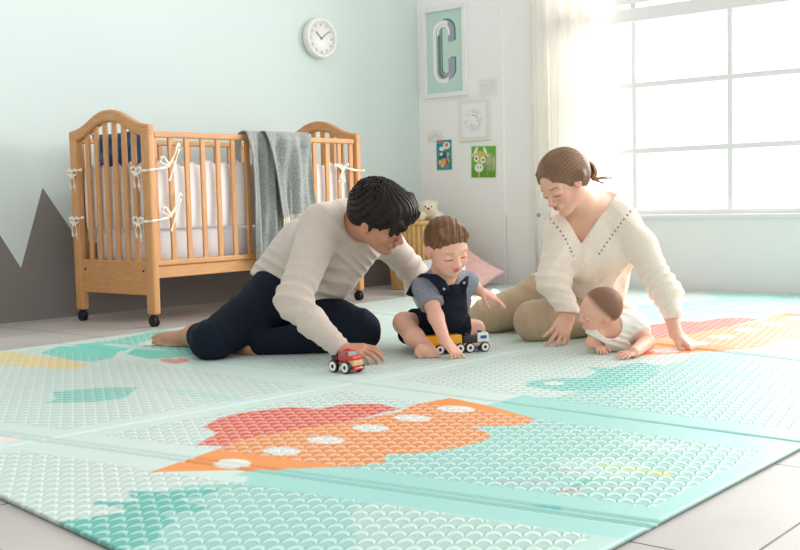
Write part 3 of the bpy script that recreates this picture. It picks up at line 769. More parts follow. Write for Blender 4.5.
def mat_material():
    m = bpy.data.materials.new('embossed_foam'); m.use_nodes = True; nt = m.node_tree; N = nt.nodes; L = nt.links; b = N['Principled BSDF']
    g = N.new('ShaderNodeNewGeometry'); sx = N.new('ShaderNodeSeparateXYZ'); L.new(g.outputs['Position'], sx.inputs[0])
    def m_(op, a, b_=None, c=None):
        n = N.new('ShaderNodeMath'); n.operation = op
        for i, q in enumerate((a, b_, c)):
            if q is None: continue
            if isinstance(q, (int, float)): n.inputs[i].default_value = q
            else: L.new(q, n.inputs[i])
        return n.outputs[0]
    PW, PR = .0305, .039                                        # scallop width and row pitch
    TH_ = .60; ca, sa = math.cos(TH_), math.sin(TH_)
    rx = m_('DIVIDE', m_('ADD', m_('MULTIPLY', sx.outputs[0], ca), m_('MULTIPLY', sx.outputs[1], sa)), PR)
    ry = m_('DIVIDE', m_('SUBTRACT', m_('MULTIPLY', sx.outputs[1], ca), m_('MULTIPLY', sx.outputs[0], sa)), PW)
    def arc(off):                                              # ridge height of the arcs of one row set
        row = m_('FLOOR', m_('ADD', rx, off)); t = m_('FRACT', m_('ADD', rx, off))
        sh = m_('MULTIPLY', m_('FLOORED_MODULO', row, 2.), .5)
        x = m_('SUBTRACT', m_('FRACT', m_('ADD', ry, sh)), .5)
        c = m_('MULTIPLY', m_('MULTIPLY', x, x), 2.2)           # 0 at the middle, .55 at the ends
        d = m_('ABSOLUTE', m_('SUBTRACT', t, m_('SUBTRACT', .78, c)))
        mr = N.new('ShaderNodeMapRange'); mr.interpolation_type = 'SMOOTHSTEP'; L.new(d, mr.inputs[0]); mr.inputs[1].default_value = .06; mr.inputs[2].default_value = .36; mr.inputs[3].default_value = 1; mr.inputs[4].default_value = 0
        ed = m_('MINIMUM', 1., m_('MULTIPLY', m_('SUBTRACT', .5, m_('ABSOLUTE', x)), 7.))     # arcs stop short of one another
        return m_('MULTIPLY', mr.outputs[0], ed)
    A = arc(0.)
    em = N.new('ShaderNodeAttribute'); em.attribute_name = 'emboss'
    hgt = m_('MULTIPLY', A, em.outputs['Fac'])
    col = N.new('ShaderNodeAttribute'); col.attribute_name = 'Col'
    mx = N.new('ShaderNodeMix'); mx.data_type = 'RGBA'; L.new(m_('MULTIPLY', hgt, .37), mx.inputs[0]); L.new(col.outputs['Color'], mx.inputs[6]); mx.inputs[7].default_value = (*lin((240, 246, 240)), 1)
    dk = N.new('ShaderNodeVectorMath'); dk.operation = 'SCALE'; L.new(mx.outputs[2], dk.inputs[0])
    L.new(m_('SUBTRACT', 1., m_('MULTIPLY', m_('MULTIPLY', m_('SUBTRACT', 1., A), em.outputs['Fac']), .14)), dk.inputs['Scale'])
    L.new(dk.outputs['Vector'], b.inputs['Base Color'])
    b.inputs['Roughness'].default_value = .42; b.inputs['Specular IOR Level'].default_value = .4
    bp = N.new('ShaderNodeBump'); bp.inputs['Strength'].default_value = .6; bp.inputs['Distance'].default_value = .0028
    L.new(hgt, bp.inputs['Height']); L.new(bp.outputs['Normal'], b.inputs['Normal'])
    return m
M['mat'] = mat_material()
tag(link('play_mat', me, 'mat'), 'large folding foam play mat printed with orange rockets', 'play mat')

# ================================================================== THE COT
CX0, CX1, CY0, CY1 = 3.115, 4.505, 3.995, 4.535
cot = empty('wooden_crib', (0, 0, 0)); tag(cot, 'light beech wooden baby cot on black castors against the mint wall', 'crib')
arch_z = lambda t: .900+.085*np.exp(-(np.abs(t-.5)/.29)**2.4)
def cot_end(cx):
    for cy in (CY0, CY1):
        b = MB(); b.box((cx, cy, .479), (.040, .056, .848), bevel=.010, seg=3, smooth=True)
        b.cyl((cx, cy, .07), (cx, cy, .05), .009)
        b.build('post', 'wood', cot)
        c = MB(); c.cyl((cx-.015, cy, .025), (cx-.003, cy, .025), .0245, bevel=.004); c.cyl((cx+.003, cy, .025), (cx+.015, cy, .025), .0245, bevel=.004)
        c.box((cx, cy, .042), (.010, .034, .022), bevel=.004); c.cyl((cx, cy, .045), (cx, cy, .062), .014)
        c.build('caster', 'black', cot)
    b = MB(); ts = np.linspace(0, 1, 40); yy = CY0-.029+(CY1-CY0+.058)*ts
    up_ = [(y, float(arch_z(t))) for y, t in zip(yy, ts)]; dn = [(y, float(arch_z(t))-.056) for y, t in zip(yy, ts)][::-1]
    b.prism([(y, z) for y, z in up_+dn], -.021, .021, Matrix.Translation((cx, 0, 0)) @ Matrix(((0, 0, 1, 0), (1, 0, 0, 0), (0, 1, 0, 0), (0, 0, 0, 1))))
    o = b.build('arched_rail', 'wood_e', cot); bv = o.modifiers.new('b', 'BEVEL'); bv.width = .012; bv.segments = 3; bv.limit_method = 'ANGLE'; bv.angle_limit = math.radians(50)
    b = MB(); b.box((cx, (CY0+CY1)/2, .218), (.020, CY1-CY0-.03, .155), bevel=.004)
    b.build('end_panel', 'wood_e', cot)
    for cy in (CY0+.05, CY1-.05): b = MB(); b.cyl((cx-.0115, cy, .25), (cx-.009, cy, .25), .006); b.build('bolt', 'black', cot)
    n = 6
    for k in range(n):
        cy = CY0+.028+(CY1-CY0-.056)*(k+1)/(n+1); t = (cy-CY0+.022)/(CY1-CY0+.044)
        z1 = float(arch_z(t))-.04
        b = MB(); b.box((cx, cy, (.28+z1)/2), (.014, .030, z1-.28), bevel=.004, seg=2, smooth=False); b.build('slat', 'wood', cot)
cot_end(CX0); cot_end(CX1-.005)
def cot_side(cy, zt):
    x0, x1 = CX0+.022, CX1-.026; xm, L_ = (x0+x1)/2, x1-x0
    b = MB(); b.box((xm, cy, zt-.013), (L_, .026, .028), bevel=.008, seg=3); b.build('top_rail', 'wood_h', cot)
    b = MB(); b.box((xm, cy, .284), (L_, .024, .024), bevel=.005); b.build('bottom_rail', 'wood_h', cot)
    b = MB(); b.box((xm, cy+.012*(1 if cy < 4.2 else -1), .243), (L_, .022, .055), bevel=.004); b.build('base_rail', 'wood_h', cot)
    for k in range(15):
        b = MB(); b.box((3.144+.0938*k, cy, (.29+zt)/2-.01), (.028 if k not in (0, 14) else .032, .013, zt-.30), bevel=.004); b.build('slat', 'wood', cot)
cot_side(CY0-.004, .872); cot_side(CY1, .872)
b = MB(); b.box(((CX0+CX1)/2, (CY0+CY1)/2, .255), (CX1-CX0-.06, CY1-CY0-.05, .018)); b.build('base_board', 'wood_h', cot)
cot.location = ((CX0+CX1)/2, (CY0+CY1)/2, 0)
for ch in cot.children: ch.location = (-cot.location.x, -cot.location.y, 0)
# mattress, bumper, cushion
b = MB(); b.box(((CX0+CX1)/2, (CY0+CY1)/2, .355), (CX1-CX0-.10, CY1-CY0-.09, .16), bevel=.03, seg=4, smooth=True)
tag(b.build('crib_mattress', 'lilac'), 'pale lilac mattress lying inside the cot', 'mattress')
bu = empty('crib_bumper', ((CX0+CX1)/2, (CY0+CY1)/2, .43)); tag(bu, 'white padded bumper tied inside the cot slats', 'bumper'); bl = bu.location
def bumper_panel(p0, p1, z0=.435, z1=.735):
    p0, p1 = np.array(p0), np.array(p1); d = p1-p0; L_ = np.linalg.norm(d); d = d/L_; n = np.array([-d[1], d[0]])
    def fn(u, v):
        a = v*2*PI; e = .5-.5*np.cos(a)
        th = .013*np.sign(np.sin(a))*np.abs(np.sin(a))**.5*(1+.25*np.sin(u*L_*34)**2)
        zz = z0+(z1-z0+.010*np.sin(u*L_*60)*(e > .7)+.006*np.sin(u*L_*23))*e
        s = u*L_; return p0[0]+d[0]*s+n[0]*th-bl[0], p0[1]+d[1]*s+n[1]*th-bl[1], zz-bl[2]
    grid_mesh('bumper_panel', int(L_*130), 48, fn, bu, 'bumperfab')
M['bumperfab'] = mat('white_quilted_cotton', (243, 240, 241), .9, bump=.5, bscale=16, bdist=.010, sheen=.2)
gi = .032
bumper_panel((CX0+gi, CY0+gi), (CX1-gi, CY0+gi)); bumper_panel((CX0+gi, CY1-gi), (CX1-gi, CY1-gi), .435, .72)
bumper_panel((CX0+gi, CY0+gi), (CX0+gi, CY1-gi)); bumper_panel((CX1-gi, CY0+gi), (CX1-gi, CY1-gi))
def ribbon(pts, r=.006, nm='ribbon_tie'):
    b = MB(); ps = [Vector(p) for p in pts]; out = []
    for i in range(len(ps)-1):
        a, c = ps[max(i-1, 0)], ps[min(i+2, len(ps)-1)]
        for k in range(5):
            t = k/5; p1, p2 = ps[i], ps[i+1]
            out.append(.5*((2*p1)+(-a+p2)*t+(2*a-5*p1+4*p2-c)*t*t+(-a+3*p1-3*p2+c)*t**3))
    out.append(ps[-1]); b.tube([p-bl for p in out], [r*(.8+.35*math.sin(i*.9)) for i in range(len(out))], 8, .45); b.build(nm, 'ribbon', bu)
def bow(x, y, z, dx, dy, s=1.):
    """a tied bow: two loops and two tails, laid in the plane of (dx,dy) and up"""
    q = lambda a, h, o=0.: (x+dx*a*s-dy*o, y+dy*a*s+dx*o, z+h*s)
    ribbon([q(0, 0), q(-.03, .025, .01), q(-.045, .012), q(-.02, -.005, -.008), q(0, 0)]); ribbon([q(0, 0), q(.028, .028, -.01), q(.045, .014), q(.02, -.004, .006), q(0, 0)])
    ribbon([q(0, 0), q(-.018, -.035), q(-.030, -.075, .006), q(-.026, -.10)]); ribbon([q(0, 0), q(.012, -.04, .005), q(.010, -.085)])
for z in (.70, .475):
    # back left post: tied outside the end
    bow(CX0-.034, CY1-.01, z, 0., 1., .85)
    ribbon([(CX0-.028, CY1+.03, z+.012), (CX0-.03, CY1-.03, z+.014), (CX0-.012, CY1-.06, z+.02)])
    # front left post: from the end across to the front slats
    ribbon([(CX0-.012, CY0+.06, z+.01), (CX0-.03, CY0+.03, z), (CX0-.030, CY0-.02, z-.002), (CX0-.015, CY0-.036, z), (CX0+.03, CY0-.036, z+.006), (CX0+.08, CY0-.024, z+.012), (CX0+.105, CY0-.016, z+.02)])
    bow(CX0-.034, CY0+.045, z-.005, 0., 1., .85)
    ribbon([(CX0+.10, CY0-.020, z+.02), (CX0+.13, CY0-.026, z+.07), (CX0+.155, CY0-.024, z+.12), (CX0+.165, CY0-.02, z+.105), (CX0+.14, CY0-.024, z+.05), (CX0+.115, CY0-.026, z-.005), (CX0+.095, CY0-.024, z-.05)])
    ribbon([(CX0+.105, CY0-.02, z+.02), (CX0+.065, CY0-.028, z+.06), (CX0+.05, CY0-.024, z+.04), (CX0+.10, CY0-.024, z+.015)])
bow(CX1-.13, CY0-.024, .715, 1., 0., .9)
ribbon([(CX1-.20, CY0-.02, .735), (CX1-.13, CY0-.03, .72), (CX1-.04, CY0-.034, .705), (CX1+.03, CY0-.032, .705), (CX1+.035, CY0+.02, .71)])
def pillow(nm, size, t, loc, rot, m, corner=.0, parent=None, n=60, wr=.012, seed=0):
    def fn(u, v):
        # closed two-sided cushion: v 0..1 front, wraps to the back
        a = v*2*PI; sgn = np.sin(a); y = np.cos(a); x = 2*u-1
        e = 1-np.abs(x)**3.0; pinch = 1-.12*(1-np.abs(x)**2)*0
        yy = y*size[1]/2*(1-.10*(1-np.abs(x)**2)*np.abs(y)**4)
        xx = x*size[0]/2*(1-.10*(1-y**2))
        zz = np.sign(sgn)*np.abs(sgn)**1.1*t/2*np.maximum(e, 0)**.6
        zz = zz+wr*np.sin(x*5+seed+3*y)*np.abs(sgn)*np.maximum(e, 0)*.5+wr*.5*np.sin(9*y+4*x+seed)*np.abs(sgn)*np.maximum(e, 0)
        return xx, yy, zz
    o = grid_mesh(nm, n, n+1, fn, parent, m); o.location = loc; o.rotation_euler = rot; return o
o = pillow('cushion', (.40, .27), .13, (3.215, 4.28, .765), (math.radians(80), .06, math.radians(96)), 'bluefab', wr=.035, seed=2)
tag(o, 'dark blue crumpled cushion propped in the end of the cot', 'cushion')

# ------------------------------------------------------------------ grey throw over the cot rail
def throw_mat():
    m = mat('grey_wool', (150, 153, 150), .95, var=.22, vscale=90, bump=.7, bscale=220, bdist=.002, sheen=.4); return m
M['throw'] = throw_mat(); M['fringe'] = mat('cream_fringe', (226, 218, 200), .9)
th = empty('throw_blanket', (3.9, 3.98, .88)); tag(th, 'grey wool throw with cream fringe hanging over the cot rail', 'throw')
def sheet_(x0, x1, xb0, xb1, zb0, zb1, ylay, folds_, seed, back):
    zt = .880
    def fn(u, v):
        s = v*1.0; over = .10                                         # first tenth lies over the rail
        f = np.clip((v-over)/(1-over), 0, 1); ang = np.clip(v/over, 0, 1)
        x = (x0+(x1-x0)*u)*(1-f)+(xb0+(xb1-xb0)*u)*f
        zb = zb0+(zb1-zb0)*u
        z = np.where(v < over, zt-.012+.022*np.sin(ang*PI*.55+.5), 0)+np.where(v >= over, (zt+.002)*(1-f)+zb*f, 0)
        y = ylay-.004+np.where(v < over, (1-ang)*back, 0)-.010*np.minimum(f*12, 1)
        w = u*folds_*2*PI+seed
        y = y-(.018*np.sin(w+.8*np.sin(f*2.3+seed))+.008*np.sin(2.3*w+1.5*f*3))*np.minimum(f*5+.12, 1)-.010*f
        x = x+.010*np.sin(f*4+seed)*f
        return x-3.9, y-3.98, z-.88
    o = grid_mesh('blanket_fabric', 110, 120, fn, th, 'throw'); solid(o, .006); return fn
f1 = sheet_(3.675, 3.93, 3.70, 3.94, .265, .235, 3.962, 2.2, .3, .06)
f2 = sheet_(3.775, 4.075, 3.845, 4.105, .465, .51, 3.930, 1.6, 2.4, .075)
def fringe(fn, n, ln, seed):
    b = MB(); rs = random.Random(seed)
    for k in range(n):
        u = (k+.5)/n; x, y, z = [float(q) for q in fn(np.array(u), np.array(1.))]
        dx, dy = rs.uniform(-.006, .006), rs.uniform(-.006, .004)
        b.tube([(x, y, z+.004), (x+dx*.4, y+dy, z-ln*.4), (x-dx*.3, y+dy*.4, z-ln*.75), (x+dx, y, z-ln*rs.uniform(.92, 1.05))], [.0032, .0042, .003, .0022], 6)
    b.build('fringe', 'fringe', th)
fringe(f1, 24, .085, 1); fringe(f2, 30, .095, 2)
# turned-back inner edge at the left of the throw
o = grid_mesh('blanket_edge', 12, 60, lambda u, v: (3.668+.014*u-3.9-.012*v, 3.985+.07*u-3.98, .868-.13*v*(1-.3*u)-.88), th, 'throw'); solid(o, .005)

# ================================================================== BASKET, BEAR, CUSHIONS
M['wicker'] = wood_mat('golden_wicker', (220, 180, 118), .6, (1, 1, 1), .12)
bx, by = 5.32, 4.20; hb = .413
bas = empty('wicker_basket', (bx, by, 0)); tag(bas, 'tall golden wicker laundry basket in the room corner', 'basket')
def fnb(u, v):
    a = u*2*PI; r = .185+.022*v+.0045*np.cos(a*44)*1.0+.0025*np.sin(v*hb*260+PI*np.floor(u*88))
    return r*np.cos(a), r*np.sin(a)*1., .004+v*hb*.96
solid(grid_mesh('woven_body', 529, 60, fnb, bas, 'wicker'), .008, -1)
b = MB(); b.tube([(.208*math.cos(a), .208*math.sin(a), hb*.965) for a in np.linspace(0, 2*PI, 49)], .013, 10); b.build('rim', 'wicker', bas)
b = MB(); b.cyl((0, 0, hb-.03), (0, 0, hb-.012), .200, n=48, bevel=.005); b.build('lid', 'wicker', bas)
b = MB(); b.cyl((0, 0, .0), (0, 0, .012), .19, n=48); b.build('base', 'wicker', bas)
# bear sits on the lid
def pz(px_, py_, X_): return onX(px_, py_, X_)
qb = P(428.5, 208, np.dot(np.array([bx, by, .48])-CPOS, CM[2]))
bt = Vol((qb[0]-.13, qb[1]-.13, hb-.03), (qb[0]+.13, qb[1]+.13, qb[2]+.09), .004)
TC = nrm([-qb[0], -qb[1], 0]); LR = np.array([CM[0][0], CM[0][1], 0])
B_ = lambda r, t, z: np.array([qb[0], qb[1], 0])+LR*r+TC*t+np.array([0, 0, z])
zz = qb[2]
bt.add(el(B_(0, 0, zz), (.052, .052, .048)), .01); bt.add(el(B_(0, .040, zz-.008), (.022, .022, .018)), .012)
for s_ in (-1, 1):
    bt.add(el(B_(s_*.042, -.004, zz+.026), (.018, .018, .018)), .008)
    bt.add(rc(B_(s_*.03, .01, hb+.055), B_(s_*.075, .035, hb+.02), .019, .021), .01)
    bt.add(rc(B_(s_*.03, .02, hb+.022), B_(s_*.05, .085, hb+.022), .022, .026), .01)
bt.add(rc(B_(0, 0, hb+.038), B_(0, 0, hb+.062), .042, .034), .015)
bt.disp(lambda x, y, z: .0012*noise(x, y, z, 300.)); bt.cut((0, 0, hb-.010), (0, 0, -1))
be = bt.mesh('teddy_bear', 'bear'); tag(be, 'small cream teddy bear sitting on the wicker basket', 'teddy bear')
for s_ in (-1, 1): b = MB(); b.sph(B_(s_*.018, .049, zz+.008), .0048, 10); b.build('eye', 'bear_dark', be)
b = MB(); b.sph(B_(0, .062, zz-.003), (.008, .008, .006), 12); b.build('nose', 'bear_dark', be)
# cushions
q = FZ(483, 284, 0)
o = pillow('cushion', (.36, .36), .11, (5.33, 3.90, .085), (math.radians(28), math.radians(-30), math.radians(-25)), 'pink', wr=.006, seed=1)
tag(o, 'pale pink cushion leaning by the pier', 'cushion')
o = pillow('cushion', (.40, .36), .12, (4.98, 3.84, .080), (math.radians(40), math.radians(-6), math.radians(-50)), 'greywhite', wr=.012, seed=4)
tag(o, 'pale grey cushion in front of the wicker basket', 'cushion')
# patterned baby quilt crumpled on the floor behind the toddler
def quilt_col(u, v):
    C = np.zeros(u.shape+(3,)); C[:] = lin((244, 238, 224)); rs = np.random.RandomState(2)
    for _ in range(60):
        a, b_, r = rs.rand(), rs.rand(), .03+.05*rs.rand(); c = [(242, 196, 170), (240, 178, 150), (228, 218, 160), (246, 222, 200), (190, 206, 160), (246, 240, 230)][rs.randint(6)]
        C[((u-a)/r)**2+((v-b_)/(r*.6))**2 < 1] = lin(c)
    return C
def fnq(u, v):
    s_, c_ = .72*(u-.5), .30*(v-.5); x = 4.42+s_*.78-c_*.63; y = 3.15+s_*.63+c_*.78
    z = .03+.035*np.abs(np.sin(u*9+2*np.sin(v*5)))*np.sin(u*PI)**.5+.03*np.sin(v*11+u*4)**2*np.sin(v*PI)**.5
    return x, y, z-.012*(1-np.sin(u*PI)**.3)
M['quilt'] = mat('quilt_print', (255, 255, 255), .9, attr=True, bump=.3, bscale=30)
o = grid_mesh('baby_quilt', 120, 120, fnq, None, 'quilt', quilt_col); solid(o, .014, -1)
tag(o, 'crumpled cream quilt with orange print behind the toddler', 'quilt')

# ================================================================== TOYS
def wheel(parent, x, y, z, r, w, white=True):
    """axle along local y, outer face at side of sign(y)"""
    s_ = 1 if y > 0 else -1
    b = MB(); b.cyl((x, y-s_*w/2, z), (x, y+s_*w/2, z), r, n=32, bevel=r*.12); o = b.build('wheel', 'blackpaint', parent)
    b = MB(); rr = [(r*.34, 0), (r*.76, 0), (r*.76, .0014), (r*.34, .0014)]
    n = 32; bm_ = b.bm
    rings = [[bm_.verts.new((x+a*math.cos(2*PI*k/n), y+s_*(w/2+h-.0004), z+a*math.sin(2*PI*k/n))) for k in range(n)] for a, h in rr]
    for i_ in range(4):
        for k in range(n): f = bm_.faces.new((rings[i_][k], rings[i_][(k+1) % n], rings[(i_+1) % 4][(k+1) % n], rings[(i_+1) % 4][k]))
    b.build('hubcap', 'white_toy', o)
    return o
# red truck
wr_, wf_ = FZ(334.2, 372, MT), FZ(348.3, 373.8, MT)
ang = math.atan2(wf_[1]-wr_[1], wf_[0]-wr_[0]); mid = (wr_+wf_)/2
n_ = np.array([-math.sin(ang), math.cos(ang)]); 
if n_ @ (-mid[:2]) > 0: n_ = -n_
mid2 = mid[:2]+n_*.024
tk = empty('toy_truck', (mid2[0], mid2[1], MT), ang); tag(tk, 'red wooden toy truck with white-ringed black wheels under the man\'s hand', 'toy truck')
tk.scale = (1.06, 1.06, 1.06); WR = .0185
for x_ in (-.0255, .0255):
    for y_ in (-.027, .027): wheel(tk, x_, y_, WR, WR, .012)
b = MB(); b.box((0, 0, .0235), (.088, .036, .012), bevel=.004); b.box((.036, 0, .030), (.028, .044, .018), bevel=.006, seg=3); b.build('chassis', 'toy_wood', tk)
b = MB(); b.box((.028, 0, .015), (.05, .042, .010), bevel=.004); b.build('bumper', 'red', tk)
b = MB(); b.box((.004, 0, .048), (.040, .042, .034), bevel=.006, seg=3); b.box((.030, 0, .043), (.030, .040, .018), bevel=.006, seg=3); b.cyl((.0, 0, .066), (.018, 0, .066), .006, bevel=.002); b.build('cab', 'red', tk)
b = MB(); b.box((.0245, 0, .056), (.004, .034, .012), rot=Matrix.Rotation(-.3, 3, 'Y'), bevel=.001); b.box((.008, 0, .056), (.018, .0435, .011), bevel=.001); b.build('window_glazing', 'windowgrey', tk)
b = MB(); b.box((-.030, 0, .037), (.030, .034, .016), bevel=.004)
for y_ in (-.014, .014): b.cyl((-.046, y_, .032), (-.014, y_, .060), .004)
for x_ in (-.042, -.032, -.022): b.cyl((x_, -.015, .042), (x_, .015, .042), .0065)
b.build('loading_bed', 'blackpaint', tk)
# wooden train: two yellow wagons and an engine
def line_obj(pa, pb):
    a, c = FZ(*pa, MT), FZ(*pb, MT); an = math.atan2(c[1]-a[1], c[0]-a[0]); n = np.array([-math.sin(an), math.cos(an)])
    if n @ (-a[:2]) > 0: n = -n
    return a, c, an, n
a, c, an, n = line_obj((470, 352.6), (484.6, 351.6)); m_ = (a+c)[:2]/2+n*.022; dirv = np.array([math.cos(an), math.sin(an)])
dirv = nrm((c-a)[:2]); an = math.atan2(dirv[1], dirv[0]); SPC = .092
en = empty('toy_engine', (m_[0], m_[1], MT), an); tag(en, 'wooden toy train engine with blue cab windows and black boiler', 'toy train')
R2 = .0175
for x_ in (-.0275, .0275):
    for y_ in (-.023, .023): wheel(en, x_, y_, R2, R2, .011)
b = MB(); b.box((0, 0, .026), (.094, .034, .013), bevel=.004); b.build('chassis', 'toy_wood', en)
b = MB(); b.box((.0, 0, .014), (.016, .030, .013), bevel=.003); b.build('underbox', 'blue', en)
b = MB(); b.cyl((-.046, 0, .045), (.006, 0, .045), .0145, n=28, bevel=.003); b.box((-.022, 0, .037), (.05, .032, .010), bevel=.003); b.cyl((-.034, 0, .056), (-.034, 0, .066), .006); b.build('boiler', 'blackpaint', en)
b = MB(); b.box((.025, 0, .049), (.042, .036, .034), bevel=.005, seg=3); b.build('cab', 'white_toy', en)
b = MB(); b.box((.026, 0, .051), (.028, .0375, .016), bevel=.004); b.build('window_glazing', 'blue', en)
b = MB(); b.cyl((.018, 0, .066), (.018, 0, .074), .009, bevel=.003); b.build('chimney', 'blue', en)
def wagon(off, lab):
    w_ = empty('toy_wagon', (m_[0]-dirv[0]*off, m_[1]-dirv[1]*off, MT), an); tag(w_, lab, 'toy wagon', 'yellow train wagons')
    for x_ in (-.018, .018):
        for y_ in (-.023, .023): wheel(w_, x_, y_, R2, R2, .011)
    b = MB(); b.box((0, 0, .024), (.062, .034, .012), bevel=.004); b.build('chassis', 'toy_wood', w_)
    b = MB(); b.box((0, 0, .047), (.056, .040, .034), bevel=.003); b.build('cargo_box', 'yellow', w_)
    b = MB(); b.cyl((.030, 0, .022), (.040, 0, .022), .0035); b.build('coupling', 'steel', w_)
wagon(.082, 'yellow toy wagon coupled directly behind the engine'); wagon(.082+.074, 'yellow toy wagon at the tail beside the toddler\'s bare foot')

# ================================================================== PEOPLE
M['skin_man'] = mat('skin_tan', (255, 255, 255), .5, attr=True, sss=.12, bump=.12, bscale=260, bdist=.001)
M['skin_fair'] = mat('skin_fair', (255, 255, 255), .5, attr=True, sss=.14, bump=.1, bscale=260, bdist=.001)
M['hair'] = mat('hair', (255, 255, 255), .5, attr=True, bump=.35, bscale=330, bdist=.0015, spec=.22)
def knit(name, rgb, ribs=0., **kw): return mat(name, rgb, .95, var=.05, vscale=150, bump=.5, bscale=300, bdist=.0015, sheen=.35, **kw)
M['sweater_man'] = knit('oatmeal_fine_knit', (210, 196, 184))
M['trousers_man'] = mat('dark_navy_cotton', (18, 27, 41), .85, var=.1, vscale=60, bump=.3, bscale=300, bdist=.001, spec=.2)
M['khaki'] = mat('khaki_cotton', (194, 172, 144), .85, var=.04, vscale=40, bump=.3, bscale=260, bdist=.001, sheen=.1)
M['denim'] = mat('dark_denim', (24, 30, 44), .85, spec=.2, var=.2, vscale=120, bump=.4, bscale=300, bdist=.001)
M['grey_jersey'] = mat('grey_melange_jersey', (140, 145, 154), .95, var=.22, vscale=170, bump=.3, bscale=200, bdist=.001)
M['white_jersey'] = mat('white_cotton_jersey', (240, 236, 228), .95, bump=.3, bscale=120, bdist=.001, sheen=.2)
def folds_fn(amp, spots):
    """cloth creases: each spot (centre, radius, direction across the creases, spacing, phase)"""
    def f(x, y, z):
        s = amp*.35*noise(x, y, z, 38., 1)
        for c, r, d, per, ph, a in spots:
            d = nrm(d); q2 = ((x-c[0])**2+(y-c[1])**2+(z-c[2])**2)/r**2
            wv = (x*d[0]+y*d[1]+z*d[2])*2*PI/per+ph+1.1*noise(x, y, z, 22., 2)
            s = s+a*np.exp(-q2)*(np.abs(np.sin(wv*.5))*2-1)
        return s
    return f
def box_of(pts, m): p = np.array(pts); return p.min(0)-m, p.max(0)+m

# ---------------------------------------------------------------- the man
mh = Head(P(379.5, 218.5, 3.82), DV(.82, -.53, .30), DV(.28, .75, .58), .228)
neck0 = P(358, 225, 3.93)
shn, elb, wri = P(322, 226, 3.90), P(293, 301, 3.74), P(340, 349, 3.64)
shf, elf, wrf = P(384, 240, 4.14), P(412, 270, 4.24), P(428, 305, 4.16)
pel = P(288, 296, 4.16); mid_ = P(308, 268, 4.12); che = P(337, 241, 4.03)
hipA, hipB = P(272, 302, 4.08), P(304, 310, 4.16)
kneA = FZ(214, 336, .085); ankA = FZ(198, 335, .052); kneB = FZ(357, 331, .082); ankB = FZ(262, 344, .045)
kneA = P(212, 341, 3.84)
lo, hi = box_of([mh.c, wri, wrf, kneA, ankA, kneB, pel, P(150, 335, 4.35)], .16); lo[2] = 0; hi[2] = mh.c[2]+.16
v = Vol(lo, hi, .0035)
mh.build(v, nose=.72)
v.add(rc(mh.p(-.12, 0, -.20), neck0, .056, .050), .03); v.add(rc(mh.p(-.02, 0, -.26), P(366, 230, 3.95), .038, .040), .02)
v.add(rc(neck0+DV(0, .3, -1)*.02, che+DV(0, .3, -1)*.03, .050, .085), .03); v.add(rc(neck0+DV(0, .2, -1)*.03, shn, .038, .040), .02); v.add(rc(neck0, shf, .05, .045), .03); v.add(rc(P(358, 234, 4.02), shf, .045, .04), .03)
v.add(rc(che, mid_, .11, .10), .04); v.add(rc(mid_, pel, .10, .11), .04)
v.add(rc(shn, elb, .042, .036), .02); v.add(rc(elb, wri, .036, .025), .02); v.add(rc(shf, elf, .042, .036), .02); v.add(rc(elf, wrf, .036, .026), .02)
v.add(rc(pel, hipA, .09, .08), .03); v.add(rc(pel, hipB, .09, .08), .03)
v.add(rc(hipA, kneA, .075, .050), .03); v.add(rc(kneA, ankA, .045, .034), .02); v.add(rc(hipB, kneB, .075, .055), .03); v.add(rc(kneB, ankB, .05, .036), .02)
msp = mh.spots(brow=(62, 46, 38), lips=(176, 98, 88), lash=(60, 42, 36), blush=(214, 142, 116), bs=.35)
# near hand over the truck: back of the hand up, fingers reaching right and down
hand(v, wri, DV(.93, -.02, .20), DV(.10, .88, .45), .84, curl=[(14, 30, 18), (14, 32, 20), (16, 36, 24), (20, 38, 26)], spread=[10, 3, -4, -11], thumb=(34, 45, 20, 30), side=1, spots=msp)
hand(v, wrf, DV(.2, -.5, .55), DV(.2, .8, .4), .98, side=1)
ankF = FZ(193, 334, .060); v.add(rc(ankA, ankF, .036, .034), .02); foot(v, ankF, nrm(FZ(148, 336, .052)-ankF), DV(.10, .50, .86), 1.0, side=-1)
v.add(rc(ankB, ankB+DV(-1, 0, 0)*.04, .034, .030), .01); foot(v, ankB+DV(-1, 0, -.3)*.05, DV(-.75, -.02, -.65), DV(.0, .9, .3), .85, side=1)
v.floor(MT+.001)
man = v.mesh('person', 'skin_man', painter((200, 144, 116), msp+[(mh.p(.22, 0, -.32), mh.R, np.array((.22, .26, .18))*.228, (176, 136, 120), .35)], .02)); del v
tag(man, 'man in oatmeal sweater and navy trousers pushing a red toy truck', 'person')
